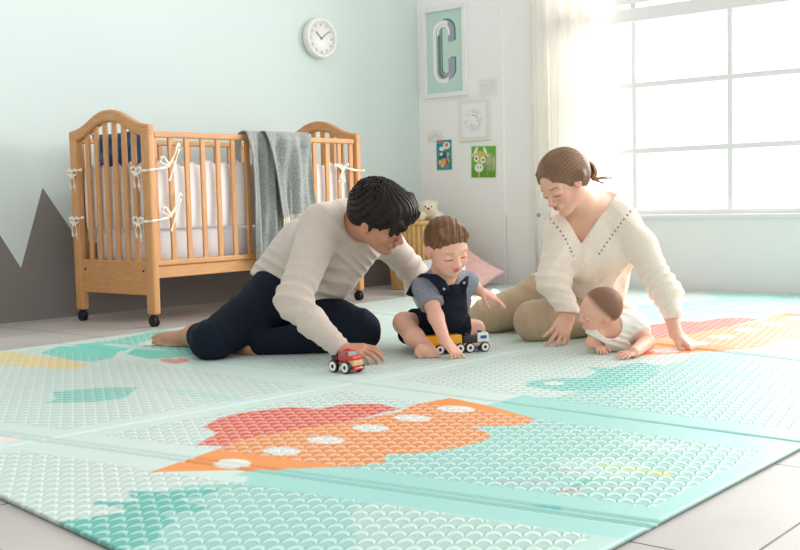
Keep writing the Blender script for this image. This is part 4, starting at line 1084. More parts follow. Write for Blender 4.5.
# hair
v = Vol(mh.c-.18, mh.c+.18, .0023); H = mh.H
v.add(el(mh.p(-.075, 0, .20), np.array((.475, .385, .395))*H, mh.R), .01)
v.add(el(mh.p(.20, 0, .34), np.array((.28, .30, .20))*H, mh.R), .05)
v.add(el(mh.p(-.30, 0, -.02), np.array((.20, .29, .24))*H, mh.R), .04)
v.sub(el(mh.p(.40, 0, -.25), np.array((.44, .60, .42))*H, mh.R), .03*H)
for l in (-1, 1):
    v.sub(el(mh.p(.02, l*.36, -.20), np.array((.13, .22, .20))*H, mh.R), .02*H)
    v.add(rc(mh.p(.06, l*.325, .10), mh.p(.055, l*.325, -.06), .035*H, .02*H), .02*H)
v.sub(el(mh.p(-.05, 0, -.52), np.array((.5, .5, .28))*H, mh.R), .02*H)
rs = np.random.RandomState(4)
def locks(hd, v, n, crown, r0, ln, rs, lift=.02, shell=(.47, .385, .40), ctr=(-.075, 0, .20), rng=(-.3, 1.), sway=.25, kk=.004, toward=None, front=-.2):
    """overlapping tufts lying over the scalp, running away from the crown"""
    sh = np.array(shell); ct = np.array(ctr)
    for _ in range(n):
        d = nrm(rs.normal(size=3)); 
        if d[2] < rng[0]: continue
        cr = nrm(np.array(crown)-ct); t = d-cr
        if toward is not None: t = np.array(toward)+.35*t
        t = t+rs.normal(size=3)*sway; t = nrm(t-d*np.dot(t, d)); pts = []
        for k in range(5):
            q = nrm(d+t*ln*k/4); lf = 1+lift*math.sin(k/4*PI)
            pts.append(hd.p(*(ct+q*sh*lf)))
        if (pts[-1]-hd.c) @ hd.R[:, 0]/hd.H > .33 and (pts[-1]-hd.c) @ hd.R[:, 2]/hd.H < front+.3: continue
        rr = r0*rs.uniform(.7, 1.2)
        for k in range(4): v.add(rc(pts[k], pts[k+1], rr*(1-.2*k), rr*(1-.2*(k+1))), kk)
locks(mh, v, 620, (-.35, .05, .50), .0052, .50, rs, .03, rng=(-.15, 1), sway=.38, front=.02, kk=.0025)
for i in range(14):                                             # fringe falling forward over the brow
    l = -.27+.54*i/13; a = mh.p(.26, l, .44+.03*rs.randn()); b = mh.p(.41, l*1.05+.03*rs.randn(), .26+.03*rs.randn()); c = mh.p(.425-.1*abs(l), l*1.15+.03*rs.randn(), .10+.025*rs.randn())
    v.add(rc(a, b, .016, .015), .010); v.add(rc(b, c, .015, .008), .008)
def strand(hd, crown, n1=46, a1=.0016, warp=1.6):
    def f(x, y, z):
        a, l, u = hd.loc(x, y, z); a, l, u = a-crown[0], l-crown[1], u-crown[2]
        th = np.arctan2(l, a*.8-u*.6+.001)
        return a1*np.sin(th*n1+warp*noise(x, y, z, 45., 3))+a1*.6*np.sin(th*n1*2.3+2*noise(x, y, z, 60., 4))
    return f
v.disp(strand(mh, (-.35, .05, .5)))
def hair_col(base, hd, crown, var=.25, tip=None):
    b = np.array(lin(base))
    def f(V):
        x, y, z = V.T; a, l, u = hd.loc(x, y, z); th = np.arctan2(l-crown[1], (a-crown[0])*.8-(u-crown[2])*.6+.001)
        s = np.sin(th*61+2.5*noise(x, y, z, 50., 3))*.5+np.sin(th*143+3*noise(x, y, z, 80., 4))*.5
        return b*(1+var*s)[:, None]
    return f
v.mesh('hair', 'hair', hair_col((34, 24, 21), mh, (-.35, .05, .5), .35), man); del v
# sweater
side_t = nrm(shf-shn)
lo, hi = box_of([neck0, wri, wrf, pel, shn, shf], .17); v = Vol(lo, hi, .004)
ax_ = nrm(che-pel); side_t = nrm(side_t-ax_*np.dot(side_t, ax_))
v.add(seg(pel-ax_*.03, mid_, (.140, .115), (.140, .115), side_t), .02)
v.add(seg(mid_, che, (.150, .115), (.170, .118), side_t), .05)
v.add(seg(che, P(350, 226, 3.99), (.17, .11), (.12, .075), side_t), .05)
v.add(rc(P(345, 219, 3.97), shn, .072, .074), .04); v.add(rc(P(362, 232, 3.98), shf, .070, .062), .04)
v.add(rc(shn, elb, .075, .060), .03); v.add(rc(elb, P(312, 322, 3.69), .060, .050), .025); v.add(rc(P(312, 322, 3.69), wri+DV(-.7, .6, 0)*.004, .048, .035), .02)
v.add(rc(shf, elf, .062, .052), .03); v.add(rc(elf, wrf, .052, .040), .02)
v.add(rc(P(268, 278, 4.12), P(322, 298, 4.06), .052, .056), .05)
v.add(rc(P(272, 272, 4.14), P(300, 240, 4.10), .062, .08), .05)
v.add(rc(P(366, 251, 3.99), P(339, 282, 4.02), .045, .058), .05)
v.disp(folds_fn(.004, [(elb, .10, elb-shn, .045, 0, .006), (shn+DV(.6, -.5, 0)*.05, .09, DV(.8, .6, 0), .05, 1., .006), (P(318, 280, 4.0), .11, DV(.3, 1, 0), .055, 2, .007), (wri, .07, wri-elb, .026, .5, .0035), (P(265, 275, 4.05), .09, DV(.5, 1, 0), .035, 0, .006),
    (P(368, 262, 3.93), .07, DV(.75, .65, 0), .03, 1, .006), (elf, .1, elf-shf, .05, 1, .005), (P(300, 320, 3.7), .07, wri-elb, .04, 2, .004)]))
ncen = P(364, 228, 3.86)
v.sub(seg(P(369, 218, 3.62), P(366, 220, 3.96), (.080, .080), (.080, .080), DV(.85, .25, -.2)), .006)
v.capcut(wri+DV(.75, -.6, 0)*.006, wri-P(318, 329, 3.67), .06)
v.cut(P(292, 302, 4.1), DV(-.38, -.92, 0), lo=None, hi=None) if False else None
hemn = DV(-.45, -.89, 0)
v.capcut(P(288, 293, 4.14)+0*hemn, hemn, .26)
v.mesh('sweater', 'sweater_man', None, man); del v
# trousers
lo, hi = box_of([pel, kneA, ankA, kneB, ankB], .17); lo[2] = 0; v = Vol(lo, hi, .004)
v.add(seg(pel+ax_*.06, pel-ax_*.04, (.140, .105), (.155, .115), side_t), .03); v.add(rc(hipA, hipB, .105, .105), .05)
v.add(rc(hipA, kneA, .106, .070), .04); v.add(rc(kneA, ankA, .066, .046), .03)
v.add(rc(hipB, kneB, .100, .080), .04); v.add(rc(kneB, ankB, .074, .046), .03)
v.add(rc(hipB, P(322, 330, 4.02), .10, .07), .04)
v.disp(folds_fn(.004, [(kneA+DV(-.5, .5, .5)*.05, .08, DV(.9, .4, 0), .035, 0, .006), (ankA, .09, ankA-kneA, .035, 1, .006), (hipA, .12, DV(.6, .8, 0), .06, 0, .006), (hipB, .1, DV(.2, 1, 0), .04, 0, .007), (kneB, .09, DV(1, .1, 0), .05, 0, .004)]))
v.capcut(ankA+nrm(ankA-kneA)*.00+DV(-1, 0, 0)*.004, DV(-.9, .3, -.5), .085)
v.floor(MT+.001); v.mesh('trousers', 'trousers_man', None, man); del v

# ---------------------------------------------------------------- the woman
wh = Head(P(563, 182.5, 3.97), DV(-.70, -.58, .42), DV(-.58, .76, .30), .209)
wn0 = P(592, 212, 4.10)
wsr, wer, wwr = P(562, 232, 4.08), P(554, 282, 4.02), P(568, 314, 3.98)
wsl, wel, wwl = P(620, 219, 4.08), P(662, 286, 3.93), P(676, 334, 3.83)
wch, wmi, wpe = P(597, 246, 4.13), P(595, 280, 4.24), P(593, 303, 4.36)
hL, hR = P(581, 300, 4.42), P(597, 312, 4.28)
k1 = P(487, 317, 4.40); a1 = P(560, 325, 4.75); k2 = P(535, 321, 4.12); a2 = FZ(615, 322, .05)
lo, hi = box_of([wh.c, wwr, wwl, k1, k2, wpe, P(705, 350, 3.8), P(545, 352, 4.0)], .15); lo[2] = 0
v = Vol(lo, hi, .0035)
wh.build(v, nose=.6, jaw=.72, smile=1., slim=.88)
v.add(rc(wh.p(-.10, 0, -.22), wn0, .049, .055), .03); v.add(rc(wh.p(-.03, 0, -.25), P(584, 218, 4.08), .034, .042), .03)
v.add(rc(wn0, wch, .062, .09), .04); v.add(rc(P(590, 218, 4.12), P(591, 244, 4.14), .062, .076), .04); v.add(rc(P(590, 203, 4.11), P(611, 203, 4.13), .046, .042), .03)
v.add(rc(wn0, wsr, .045, .042), .04); v.add(rc(wn0, wsl, .045, .042), .04)
v.add(rc(wch, wmi, .10, .09), .04); v.add(rc(wmi, wpe, .09, .11), .04)
for a, b, c, in ((wsr, wer, wwr), (wsl, wel, wwl)): v.add(rc(a, b, .038, .034), .02); v.add(rc(b, c, .033, .0225), .02)
v.add(rc(hL, k1, .075, .05), .03); v.add(rc(hR, k2, .075, .05), .03); v.add(rc(k2, a2, .045, .035), .02); v.add(rc(k1, a1, .045, .035), .02)
wsp = wh.spots(brow=(150, 116, 92), lips=(208, 118, 110), lash=(84, 60, 52), blush=(234, 160, 146), bs=.45)
hand(v, wwr, DV(-.42, -.78, .40), DV(.45, .35, .80), .84, curl=[(10, 16, 12), (10, 18, 12), (12, 20, 14), (14, 22, 16)], spread=[14, 5, -5, -15], thumb=(30, 22, 10, 16), side=1, spots=wsp)
hand(v, wwl, DV(.55, -.50, .52), DV(.42, .78, .42), .82, curl=[(14, 26, 16), (16, 28, 18), (20, 28, 18), (24, 30, 20)], spread=[11, 4, -4, -13], thumb=(34, 20, 25, 30), side=-1, spots=wsp)
v.floor(MT+.001)
wom = v.mesh('person', 'skin_fair', painter((232, 182, 158), wsp, .015)); del v
tag(wom, 'woman in cream V-neck sweater leaning over the baby', 'person')
# hair: combed back into a low pony tail
H = wh.H; tail = wh.p(-.50, .0, .02)
v = Vol(wh.c-.2, wh.c+.2, .0024)
v.add(el(wh.p(-.088, 0, .170), np.array((.470, .385, .400))*H, wh.R), .01)
for l in (-1, 1): v.add(rc(wh.p(.06, l*.31, .12), wh.p(-.13, l*.35, .03), .06*H, .085*H), .04*H)
v.add(el(wh.p(-.26, 0, .0), np.array((.24, .28, .26))*H, wh.R), .05)
v.add(rc(wh.p(-.35, 0, .05), tail, .22*H, .07*H), .05)
v.sub(el(wh.p(.44, 0, -.24), np.array((.42, .60, .46))*H, wh.R), .03*H); v.sub(el(wh.p(.42, 0, .20), np.array((.16, .20, .13))*H, wh.R), .03*H)
for l in (-1, 1):
    v.sub(el(wh.p(.05, l*.36, -.25), np.array((.17, .22, .20))*H, wh.R), .02*H)
    # side sweep over the temple
    v.add(rc(wh.p(.26, l*.16, .36), wh.p(.12, l*.29, .12), .03*H, .04*H), .05*H); v.add(rc(wh.p(.12, l*.29, .12), wh.p(-.12, l*.34, -.01), .04*H, .06*H), .05*H)
v.sub(el(wh.p(.0, 0, -.50), np.array((.5, .5, .26))*H, wh.R), .02*H)
def wst(x, y, z):
    a, l, u = wh.loc(x, y, z); th = np.arctan2(l, u+.1)
    rr = np.arctan2(l, .45-a)
    return .0007*np.sin(th*52+2.5*noise(x, y, z, 28., 3))+.0007*np.sin(th*111+3*noise(x, y, z, 50., 4))
v.disp(wst)
v.sub(rc(wh.p(.32, .03, .50), wh.p(-.25, .03, .585), .004, .004), .012)
# tail
rs = np.random.RandomState(8)
T0 = tail; tdir = [DV(.75, .35, .0), DV(.85, -.2, .0), DV(.55, -.8, .1), DV(.75, -.6, .3)]
v.add(rc(T0-DV(.7, .3, 0)*.01, T0+DV(.7, .3, 0)*.008, .015, .013), .006)
def whc(V):
    x, y, z = V.T; a, l, u = wh.loc(x, y, z); th = np.arctan2(l, u+.1); b = np.array(lin((130, 100, 77)))
    s = np.sin(th*61+2.5*noise(x, y, z, 40., 3))*.5+np.sin(th*143+3*noise(x, y, z, 70., 4))*.5
    t = np.clip((-a-.42)/.25, 0, 1)[:, None]
    return (b*(1-t)+np.array(lin((160, 122, 90)))*t)*(1+.38*s+.12*noise(x, y, z, 70., 5))[:, None]
v.mesh('hair', 'hair', whc, wom); del v
M['lock'] = mat('brown_hair_lock', (150, 112, 80), .5, var=.25, vscale=120, spec=.25)
b = MB(); dT = float(np.dot(T0-CPOS, CM[2])); rs = np.random.RandomState(3)
def curl_(pts, r0, r1, n):
    pts = np.array(pts, float); t = np.linspace(0, len(pts)-1, 22); k = np.arange(len(pts))
    for _ in range(n):
        j_ = rs.normal(size=3)*.9; X_ = np.interp(t, k, pts[:, 0]); Y_ = np.interp(t, k, pts[:, 1])
        for s_ in range(2): X_ = np.convolve(np.pad(X_, 2, 'edge'), np.ones(5)/5, 'valid'); Y_ = np.convolve(np.pad(Y_, 2, 'edge'), np.ones(5)/5, 'valid')
        g = np.linspace(.15, 1, 22)
        b.tube([P(X_[i]+j_[0]*g[i], Y_[i]+j_[1]*g[i], dT+.012*j_[2]*g[i]) for i in range(22)], [r0+(r1-r0)*i/21 for i in range(22)], 7)
tx, ty = 4+400+CF*float((T0-CPOS) @ CM[0])/dT, 275-CF*float((T0-CPOS) @ CM[1])/dT
curl_([(tx-2, ty), (tx+3, ty-4), (tx+9, ty), (tx+11, ty+8), (tx+7, ty+14)], .0062, .0032, 12)
curl_([(tx-2, ty+1), (tx+4, ty), (tx+8, ty+7), (tx+8, ty+13), (tx+15, ty+14)], .0056, .0024, 10)
curl_([(tx, ty+3), (tx+8, ty+13), (tx+17, ty+12), (tx+24, ty+11), (tx+28, ty+15)], .0022, .0010, 4)
curl_([(tx, ty+2), (tx+6, ty+12), (tx+14, ty+15), (tx+21, ty+17)], .0022, .0010, 3)
b.build('ponytail', 'lock', wom)
# sweater
lo, hi = box_of([wn0, wwr, wwl, wpe, wsr, wsl], .14); v = Vol(lo, hi, .0032)
ax_ = nrm(wch-wpe); sd = nrm(wsl-wsr); sd = nrm(sd-ax_*np.dot(sd, ax_))
v.add(seg(wpe-ax_*.03, wmi, (.118, .115), (.120, .110), sd), .02); v.add(seg(wmi, wch, (.120, .110), (.150, .115), sd), .05)
v.add(seg(wch, P(593, 224, 4.10), (.150, .112), (.125, .08), sd), .05)
v.add(el(P(583, 262, 4.06), (.062, .062, .060)), .05); v.add(el(P(612, 258, 4.05), (.062, .062, .060)), .05)
v.add(rc(P(583, 222, 4.09), wsr, .058, .062), .04); v.add(rc(P(608, 208, 4.12), wsl, .056, .056), .04)
v.add(rc(wsr, wer, .064, .062), .03); v.add(rc(wer, wwr+DV(.1, 1, 0)*.012, .060, .040), .025)
v.add(rc(wsl, P(640, 246, 4.0), .062, .056), .03); v.add(rc(P(640, 246, 4.0), wel, .056, .050), .03)
v.add(rc(wel, P(667, 296, 3.9), .052, .048), .02); v.add(rc(P(668, 300, 3.9), P(673, 314, 3.86), .044, .036), .012)
v.add(el(P(667, 292, 3.92), (.058, .058, .044)), .015)
v.disp(folds_fn(.0035, [(wer, .09, wer-wsr, .04, 0, .006), (wel, .08, wel-wsl, .034, 0, .006), (P(672, 306, 3.9), .05, DV(0, 1, 0), .028, 1, .004), (wsl+DV(.2, -1, 0)*.03, .08, DV(.8, .6, 0), .05, 1, .004), (P(570, 270, 4.0), .08, DV(-.8, .5, 0), .045, 1, .006), (wmi, .12, DV(1, .3, 0), .06, 2, .007), (P(565, 300, 4.0), .05, DV(.2, 1, 0), .03, 0, .004), (P(630, 270, 4.1), .09, DV(1, -.3, 0), .05, 0, .006)]))
# fine ribs running down the sleeve and body
# V opening: wedge in the plane facing the viewer
ap = P(581.5, 241, 3.95); tl = P(562, 210, 4.0); tr_ = P(617, 190, 4.0)
def wedge():
    nv = DV(-.15, .1, 1.); e1, e2 = tl-ap, tr_-ap
    n1 = nrm(np.cross(nv, e1)); n2 = nrm(np.cross(e2, nv))
    if n1 @ (tr_-ap) > 0: n1 = -n1
    if n2 @ (tl-ap) > 0: n2 = -n2
    def fn(X, Y, Z):
        x, y, z = X-ap[0], Y-ap[1], Z-ap[2]
        d1 = x*n1[0]+y*n1[1]+z*n1[2]; d2 = x*n2[0]+y*n2[1]+z*n2[2]; back = -(x*nv[0]+y*nv[1]+z*nv[2])-.20
        return np.maximum(np.maximum(d1, d2), back)
    return fn, ap-.30, ap+.30
v.sub(wedge(), .008)
v.sub(rc(P(577, 196, 4.02), P(590, 200, 4.12), .040, .040), .008)
def eyelets(p0, p1, n):
    for k in range(n):
        t = k/(n-1); q = p0+(p1-p0)*t; d = nrm(q-CPOS)
        for s_ in np.arange(-.12, .12, .003):                    # find the knit along the sight of this hole, then punch it
            pass
        yield q
holes = [(p, q) for p, q in ()]
for (x0, y0, x1, y1, n) in ((547, 215, 573, 256, 11), (633, 208, 599, 254, 13)):
    for k in range(n):
        t = k/(n-1); x, y = x0+(x1-x0)*t+(3*math.sin(t*PI) if x0 < 600 else -1*math.sin(t*PI)), y0+(y1-y0)*t
        r = ray(x, y)
        for dd in np.arange(3.7, 4.2, .004):
            q = CPOS+r*dd; i_ = np.round((q-v.lo)/v.h).astype(int)
            if np.all(i_ >= 0) and np.all(i_ < v.n) and v.D[tuple(i_)] < 0:
                v.sub(rc(q-nrm(r)*.003, q+nrm(r)*.014, .0038, .0034), .0015); break
v.capcut(wwr+DV(.1, 1, 0)*.004, DV(-.1, -1, .1), .06)
v.capcut(P(673.5, 318, 3.86), DV(.1, -1, .05), .055)
v.cut(P(600, 312, 4.3), DV(0, -1, 0), lo=wpe-.25, hi=wpe+.25)
def rib_mat():
    m = knit('cream_rib_knit', (242, 231, 216)); nt = m.node_tree; N = nt.nodes; L = nt.links; b = N['Principled BSDF']
    g = N.new('ShaderNodeNewGeometry'); w_ = N.new('ShaderNodeTexWave'); w_.wave_type = 'BANDS'; w_.bands_direction = 'Y'; w_.inputs['Scale'].default_value = 48; w_.inputs['Distortion'].default_value = 1.5; w_.inputs['Detail'].default_value = 1; w_.inputs['Detail Scale'].default_value = 2
    L.new(g.outputs['Position'], w_.inputs['Vector']); bp = N.new('ShaderNodeBump'); bp.inputs['Strength'].default_value = .35; bp.inputs['Distance'].default_value = .002
    L.new(w_.outputs['Fac'], bp.inputs['Height'])
    old = [n for n in N if n.type == 'BUMP' and n is not bp]
    if old: L.new(old[0].outputs['Normal'], bp.inputs['Normal'])
    L.new(bp.outputs['Normal'], b.inputs['Normal']); return m
M['sweater_woman'] = rib_mat()
v.mesh('sweater', 'sweater_woman', None, wom); del v
# trousers
lo, hi = box_of([wpe, k1, k2, hL, hR, a2], .16); lo[2] = 0; v = Vol(lo, hi, .004)
v.add(rc(wpe+ax_*.02, wpe-ax_*.04, .112, .115), .03); v.add(rc(hL, hR, .105, .105), .04)
v.add(rc(hL+DV(-.2, .6, 0)*.0, P(545, 297, 4.42), .115, .098), .04); v.add(rc(P(545, 297, 4.42), k1, .096, .067), .04); v.add(rc(k1, a1, .066, .055), .03)
v.add(rc(hR, k2, .10, .073), .04); v.add(rc(k2, a2, .073, .055), .03)
v.disp(folds_fn(.003, [(k2, .09, DV(1, .2, 0), .04, 0, .003), (k1, .09, DV(1, .4, 0), .04, 0, .004), (P(540, 285, 4.4), .10, DV(.5, 1, 0), .05, 0, .004)]))
v.floor(MT+.001); v.mesh('trousers', 'khaki', None, wom); del v

# ---------------------------------------------------------------- the toddler
th_ = Head(P(446.5, 246.5, 3.80), DV(.46, -.44, .76), DV(.05, .86, .48), .190, kid=1)
tn = P(444, 277, 3.86)
sr, er, wr2 = P(426, 288, 3.86), P(436, 317, 3.77), P(445, 341, 3.72)
sl, el_, wl_ = P(467, 284, 3.92), P(472, 287, 3.93), P(481, 292, 3.90)
tch, tpe = P(447, 298, 3.93), FZ(443, 327, .075)
tpe = P(444, 322, 4.0)
hpR, knR, anR = P(428, 326, 3.98), P(404, 323, 3.92), P(428, 348, 3.76)
hpL, knL, anL = P(458, 328, 3.99), P(475, 330, 4.02), P(448, 340, 4.04)
lo, hi = box_of([th_.c, knR, knL, tpe, P(505, 305, 3.9), P(432, 362, 3.8)], .13); lo[2] = 0
v = Vol(lo, hi, .0027)
th_.build(v, nose=.8)
v.add(rc(th_.p(-.05, 0, -.25), tn, .040, .044), .02)
v.add(rc(tn, tch, .048, .068), .03); v.add(rc(tch, tpe, .068, .072), .03); v.add(rc(tn, sr, .035, .032), .02); v.add(rc(tn, sl, .035, .032), .02)
v.add(rc(sr, er, .031, .026), .015); v.add(rc(er, wr2, .027, .0185), .012)
v.add(rc(sl, el_, .031, .027), .015); v.add(rc(el_, wl_, .026, .0175), .012)
v.add(rc(hpR, knR, .050, .036), .02); v.add(rc(knR, P(414, 337, 3.83), .036, .034), .02); v.add(rc(P(414, 337, 3.83), anR, .034, .022), .015)
v.add(rc(hpL, knL, .048, .034), .02); v.add(rc(knL, anL, .034, .024), .02)
tsp = th_.spots(brow=(160, 120, 96), lips=(206, 92, 96), lash=(96, 66, 56), blush=(240, 160, 148), bs=.55, browk=.5)
hand(v, wr2, DV(.62, -.66, .40), DV(.45, .72, .50), .62, curl=[(6, 4, 4), (38, 50, 30), (44, 52, 34), (46, 54, 36)], spread=[6, 2, -4, -10], thumb=(30, 30, 25, 30), side=1, palm_t=1.1, spots=tsp)
hand(v, wl_, DV(.86, -.36, .25), DV(.30, .80, .40), .56, curl=[(-4, 14, 10), (8, 18, 12), (24, 26, 16), (34, 34, 20)], spread=[12, 3, -6, -14], thumb=(34, 30, 10, 15), side=-1, palm_t=1.1, spots=tsp)
v.add(el(P(428, 353, 3.745), (.043, .024, .029), rotm(DV(.80, -.40, .1), DV(.3, .6, .3))), .012); v.add(el(P(433, 355, 3.76), (.022, .022, .022)), .015); v.add(el(P(420.5, 351, 3.735), (.020, .020, .026), rotm(DV(.80, -.40, .1), DV(.3, .6, .3))), .012)
for (x_, y_, r_) in ((419.5, 346, .0088), (417.2, 349, .0068), (416.8, 352, .0064), (417.8, 354.8, .0060), (419.8, 357, .0056)): v.add(rc(P(x_+2, y_+.3, 3.735), P(x_, y_, 3.722), r_, r_*.95), .002)
foot(v, anL, DV(.6, -.1, .3), DV(0, .8, .4), .5, side=1)
v.floor(MT+.001)
R_f = rotm(DV(0, 0, 1), DV(0, 1, 0))
tsp.append((P(425, 353, 3.78), R_f, (.05, .045, .03), (236, 160, 150), .45))
tod = v.mesh('person', 'skin_fair', painter((236, 182, 158), tsp, .01)); del v
tag(tod, 'toddler in dark denim dungarees reaching for the wooden train', 'person')
H = th_.H; v = Vol(th_.c-.15, th_.c+.15, .002)
v.add(el(th_.p(-.055, 0, .165), np.array((.445, .372, .372))*H, th_.R), .01)
v.add(el(th_.p(-.28, 0, -.05), np.array((.20, .27, .24))*H, th_.R), .03)
v.sub(el(th_.p(.50, 0, -.16), np.array((.42, .62, .42))*H, th_.R), .03*H)
for l in (-1, 1): v.sub(el(th_.p(.04, l*.40, -.22), np.array((.17, .22, .21))*H, th_.R), .02*H)
v.sub(el(th_.p(-.02, 0, -.52), np.array((.5, .5, .24))*H, th_.R), .02*H)
rs = np.random.RandomState(14)
locks(th_, v, 0, (-.30, -.10, .48), .0036, .42, rs, .03, shell=(.462, .402, .366), ctr=(-.065, 0, .165), rng=(-.1, 1), sway=.2, kk=.0025, toward=(.45, .8, -.1), front=.05)
for i in range(12):
    l = -.30+.58*i/11; a = th_.p(.16, l*.8-.05, .42); b = th_.p(.30-.2*abs(l)**1.5, l*.85, .33+.01*rs.randn()); c = th_.p(.335-.5*abs(l)**1.6, l*.85+.05, .25+.02*rs.randn())
    v.add(rc(a, b, .0085, .008), .006); v.add(rc(b, c, .008, .0035), .005)
v.disp(lambda x, y, z: .0012*np.sin(th_.loc(x, y, z)[1]*50+th_.loc(x, y, z)[0]*26+2.2*noise(x, y, z, 40., 3))+.0008*np.sin(th_.loc(x, y, z)[1]*120+th_.loc(x, y, z)[0]*50+3*noise(x, y, z, 60., 4)))
v.mesh('hair', 'hair', hair_col((118, 84, 60), th_, (-.3, -.1, .48), .38), tod); del v
# grey tee
sdt = nrm(sl-sr); lo, hi = box_of([tn, er, tpe, sl, sr], .10); v = Vol(lo, hi, .003)
v.add(rc(tn+DV(0, -1, 0)*.012, tch, .056, .079), .03); v.add(rc(tch, tpe, .078, .080), .03); v.add(rc(tn, sr, .045, .046), .025); v.add(rc(tn, sl, .043, .044), .025)
v.add(rc(sr, sr+(er-sr)*.62, .046, .043), .015); v.add(rc(sl, sl+(el_-sl)*.6, .042, .038), .015)
v.disp(folds_fn(.002, [(sr+(er-sr)*.4, .05, er-sr, .022, 0, .003), (tn, .05, DV(1, .4, 0), .02, 0, .002)]))
v.sub(rc(th_.p(0, 0, -.35), P(445, 279, 3.82), .043, .041), .004); v.capcut(sr+(er-sr)*.60, er-sr, .055); v.capcut(sl+(el_-sl)*.75+DV(.5, 0, 0)*.006, el_-sl, .05)
v.mesh('tee_shirt', 'grey_jersey', None, tod); del v
# dungarees: bib, body, short legs
lo, hi = box_of([tn, knR, knL, tpe], .12); lo[2] = 0; v = Vol(lo, hi, .003)
v.add(rc(P(447, 300, 3.93), P(443, 322, 4.0), .080, .088), .03); v.add(rc(P(451, 292, 3.865), P(446, 312, 3.89), .056, .074), .02)
v.add(rc(hpR, hpR+(knR-hpR)*.62, .062, .058), .02); v.add(rc(hpL, hpL+(knL-hpL)*.45, .064, .056), .02)
v.add(rc(hpR+DV(0, -1, 0)*.02, P(408, 334, 3.98), .05, .038), .02)
v.disp(folds_fn(.003, [(tpe, .09, DV(.4, 1, 0), .035, 0, .005), (P(455, 310, 3.86), .06, DV(.5, 1, 0), .04, 1, .003)]))
v.cut(P(447, 284, 3.87), DV(-.04, 1, .05))
for s_, c in ((-1, P(424, 286, 3.86)), (1, P(474, 285, 3.90))): v.sub(rc(c+DV(0, 1, 0)*.02, c+DV(s_*.1, -1, 0)*.045, .040, .036), .01)
v.capcut(hpR+(knR-hpR)*.68, knR-hpR, .07); v.capcut(hpL+(knL-hpL)*.35, knL-hpL, .075)
v.floor(MT+.001); dg = v.mesh('dungarees', 'denim', None, tod); del v
# straps as flat bands over the shoulders
def strap(pts, w_, nm='strap', m_='denim'):
    b = MB(); ps = [Vector(p) for p in pts]; b.tube(ps, [w_]*len(ps), 10, .32, up=tuple(DV(1, .0, 0))); return b.build(nm, m_, dg)
strap([P(446, 293, 3.795), P(441, 284, 3.785), P(433, 277, 3.79), P(425, 275, 3.83), P(418, 282, 3.89), P(411, 295, 3.95)], .020)
strap([P(461, 293, 3.825), P(464, 284, 3.83), P(465, 277, 3.87), P(462, 275, 3.93)], .015)
for c in ((444, 289, 3.775), (464, 283, 3.815)):
    b = MB(); q = P(*c); d = DV(0, .1, 1); b.cyl(q-d*.003, q+d*.003, .0048, bevel=.0012); b.build('button', 'steel', dg)

# ---------------------------------------------------------------- the baby
bh = Head(P(599.5, 309.5, 3.74), DV(-.93, -.16, .16), DV(-.07, .80, .58), .157, kid=1)
bn = P(612, 328, 3.80); bc = P(622, 336, 3.86); bp_ = P(627, 332, 4.08)
bsr, ber, bwr = P(597, 334, 3.76), P(592, 343, 3.76), FZ(598, 345, .035)
bsl, bel, bwl = P(636, 332, 3.80), P(647, 342, 3.76), FZ(634, 352, .028)
lo, hi = box_of([bh.c, bwr, bwl, bp_, P(630, 306, 4.2), P(612, 358, 3.7)], .11); lo[2] = 0
v = Vol(lo, hi, .0025)
bh.build(v, nose=.75)
v.add(rc(bh.p(-.1, 0, -.2), bn, .034, .040), .02); v.add(rc(bn, bc, .045, .066), .02); v.add(rc(bc, bp_, .068, .070), .03)
v.add(rc(bn, bsr, .033, .024), .02); v.add(rc(bsr, ber, .024, .021), .01); v.add(rc(ber, bwr, .021, .016), .01)
v.add(rc(bn, bsl, .04, .032), .02); v.add(rc(bsl, bel, .031, .027), .01); v.add(rc(bel, bwl, .027, .018), .01)
v.add(rc(bp_, P(637, 330, 4.22), .055, .035), .02); v.add(rc(P(637, 330, 4.22), P(634, 322, 4.38), .034, .02), .02)
v.add(rc(bp_, P(622, 325, 4.25), .055, .035), .02); v.add(rc(P(622, 325, 4.25), P(630, 313, 4.20), .036, .028), .02); v.add(rc(P(630, 313, 4.20), P(620, 306, 4.14), .027, .020), .02)
bsp = bh.spots(brow=(196, 156, 136), lips=(210, 112, 106), lash=(110, 80, 70), blush=(240, 160, 146), bs=.5, browk=.35)
hand(v, bwr, DV(.10, -.30, .9), DV(0, .9, .4), .42, curl=[(20, 22, 12)]*4, side=1, palm_t=1.1, spots=bsp)
hand(v, bwl, DV(-.72, -.14, .62), DV(0, .95, .3), .42, curl=[(8, 10, 8)]*4, side=-1, palm_t=1.1, spots=bsp, thumb=(40, 5, 10, 10))
v.floor(MT+.001)
def baby_paint(base, spots):
    f0 = painter(base, spots, .01); hc = np.array(lin((140, 104, 84)))
    def f(V):
        C = f0(V); x, y, z = V.T; a, l, u = bh.loc(x, y, z); m_ = np.clip((u-(1.03*a+.03)+.03*noise(x, y, z, 90., 5))/.16, 0, .85)*((a*a+l*l+u*u) < .5); C = C*(1-m_[:, None])+hc*m_[:, None]
        return C
    return f
bab = v.mesh('person', 'skin_fair', baby_paint((236, 182, 158), bsp)); del v
tag(bab, 'baby in white top lying on the tummy, head turned sideways', 'person')
H = bh.H; v = Vol(bh.c-.13, bh.c+.13, .0025)
v.add(el(bh.p(-.066, 0, .136), np.array((.436, .364, .373))*H, bh.R), .01); v.add(el(bh.p(-.25, 0, -.03), np.array((.215, .29, .24))*H, bh.R), .02)
v.sub(el(bh.p(.70, 0, -.12), np.array((.42, .62, .46))*H, bh.R), .02*H)
for l in (-1, 1): v.sub(el(bh.p(.06, l*.40, -.20), np.array((.20, .22, .24))*H, bh.R), .02*H)
v.sub(el(bh.p(-.02, 0, -.50), np.array((.5, .5, .26))*H, bh.R), .02*H)
v.disp(strand(bh, (-.3, 0, .4), 44, .0003))
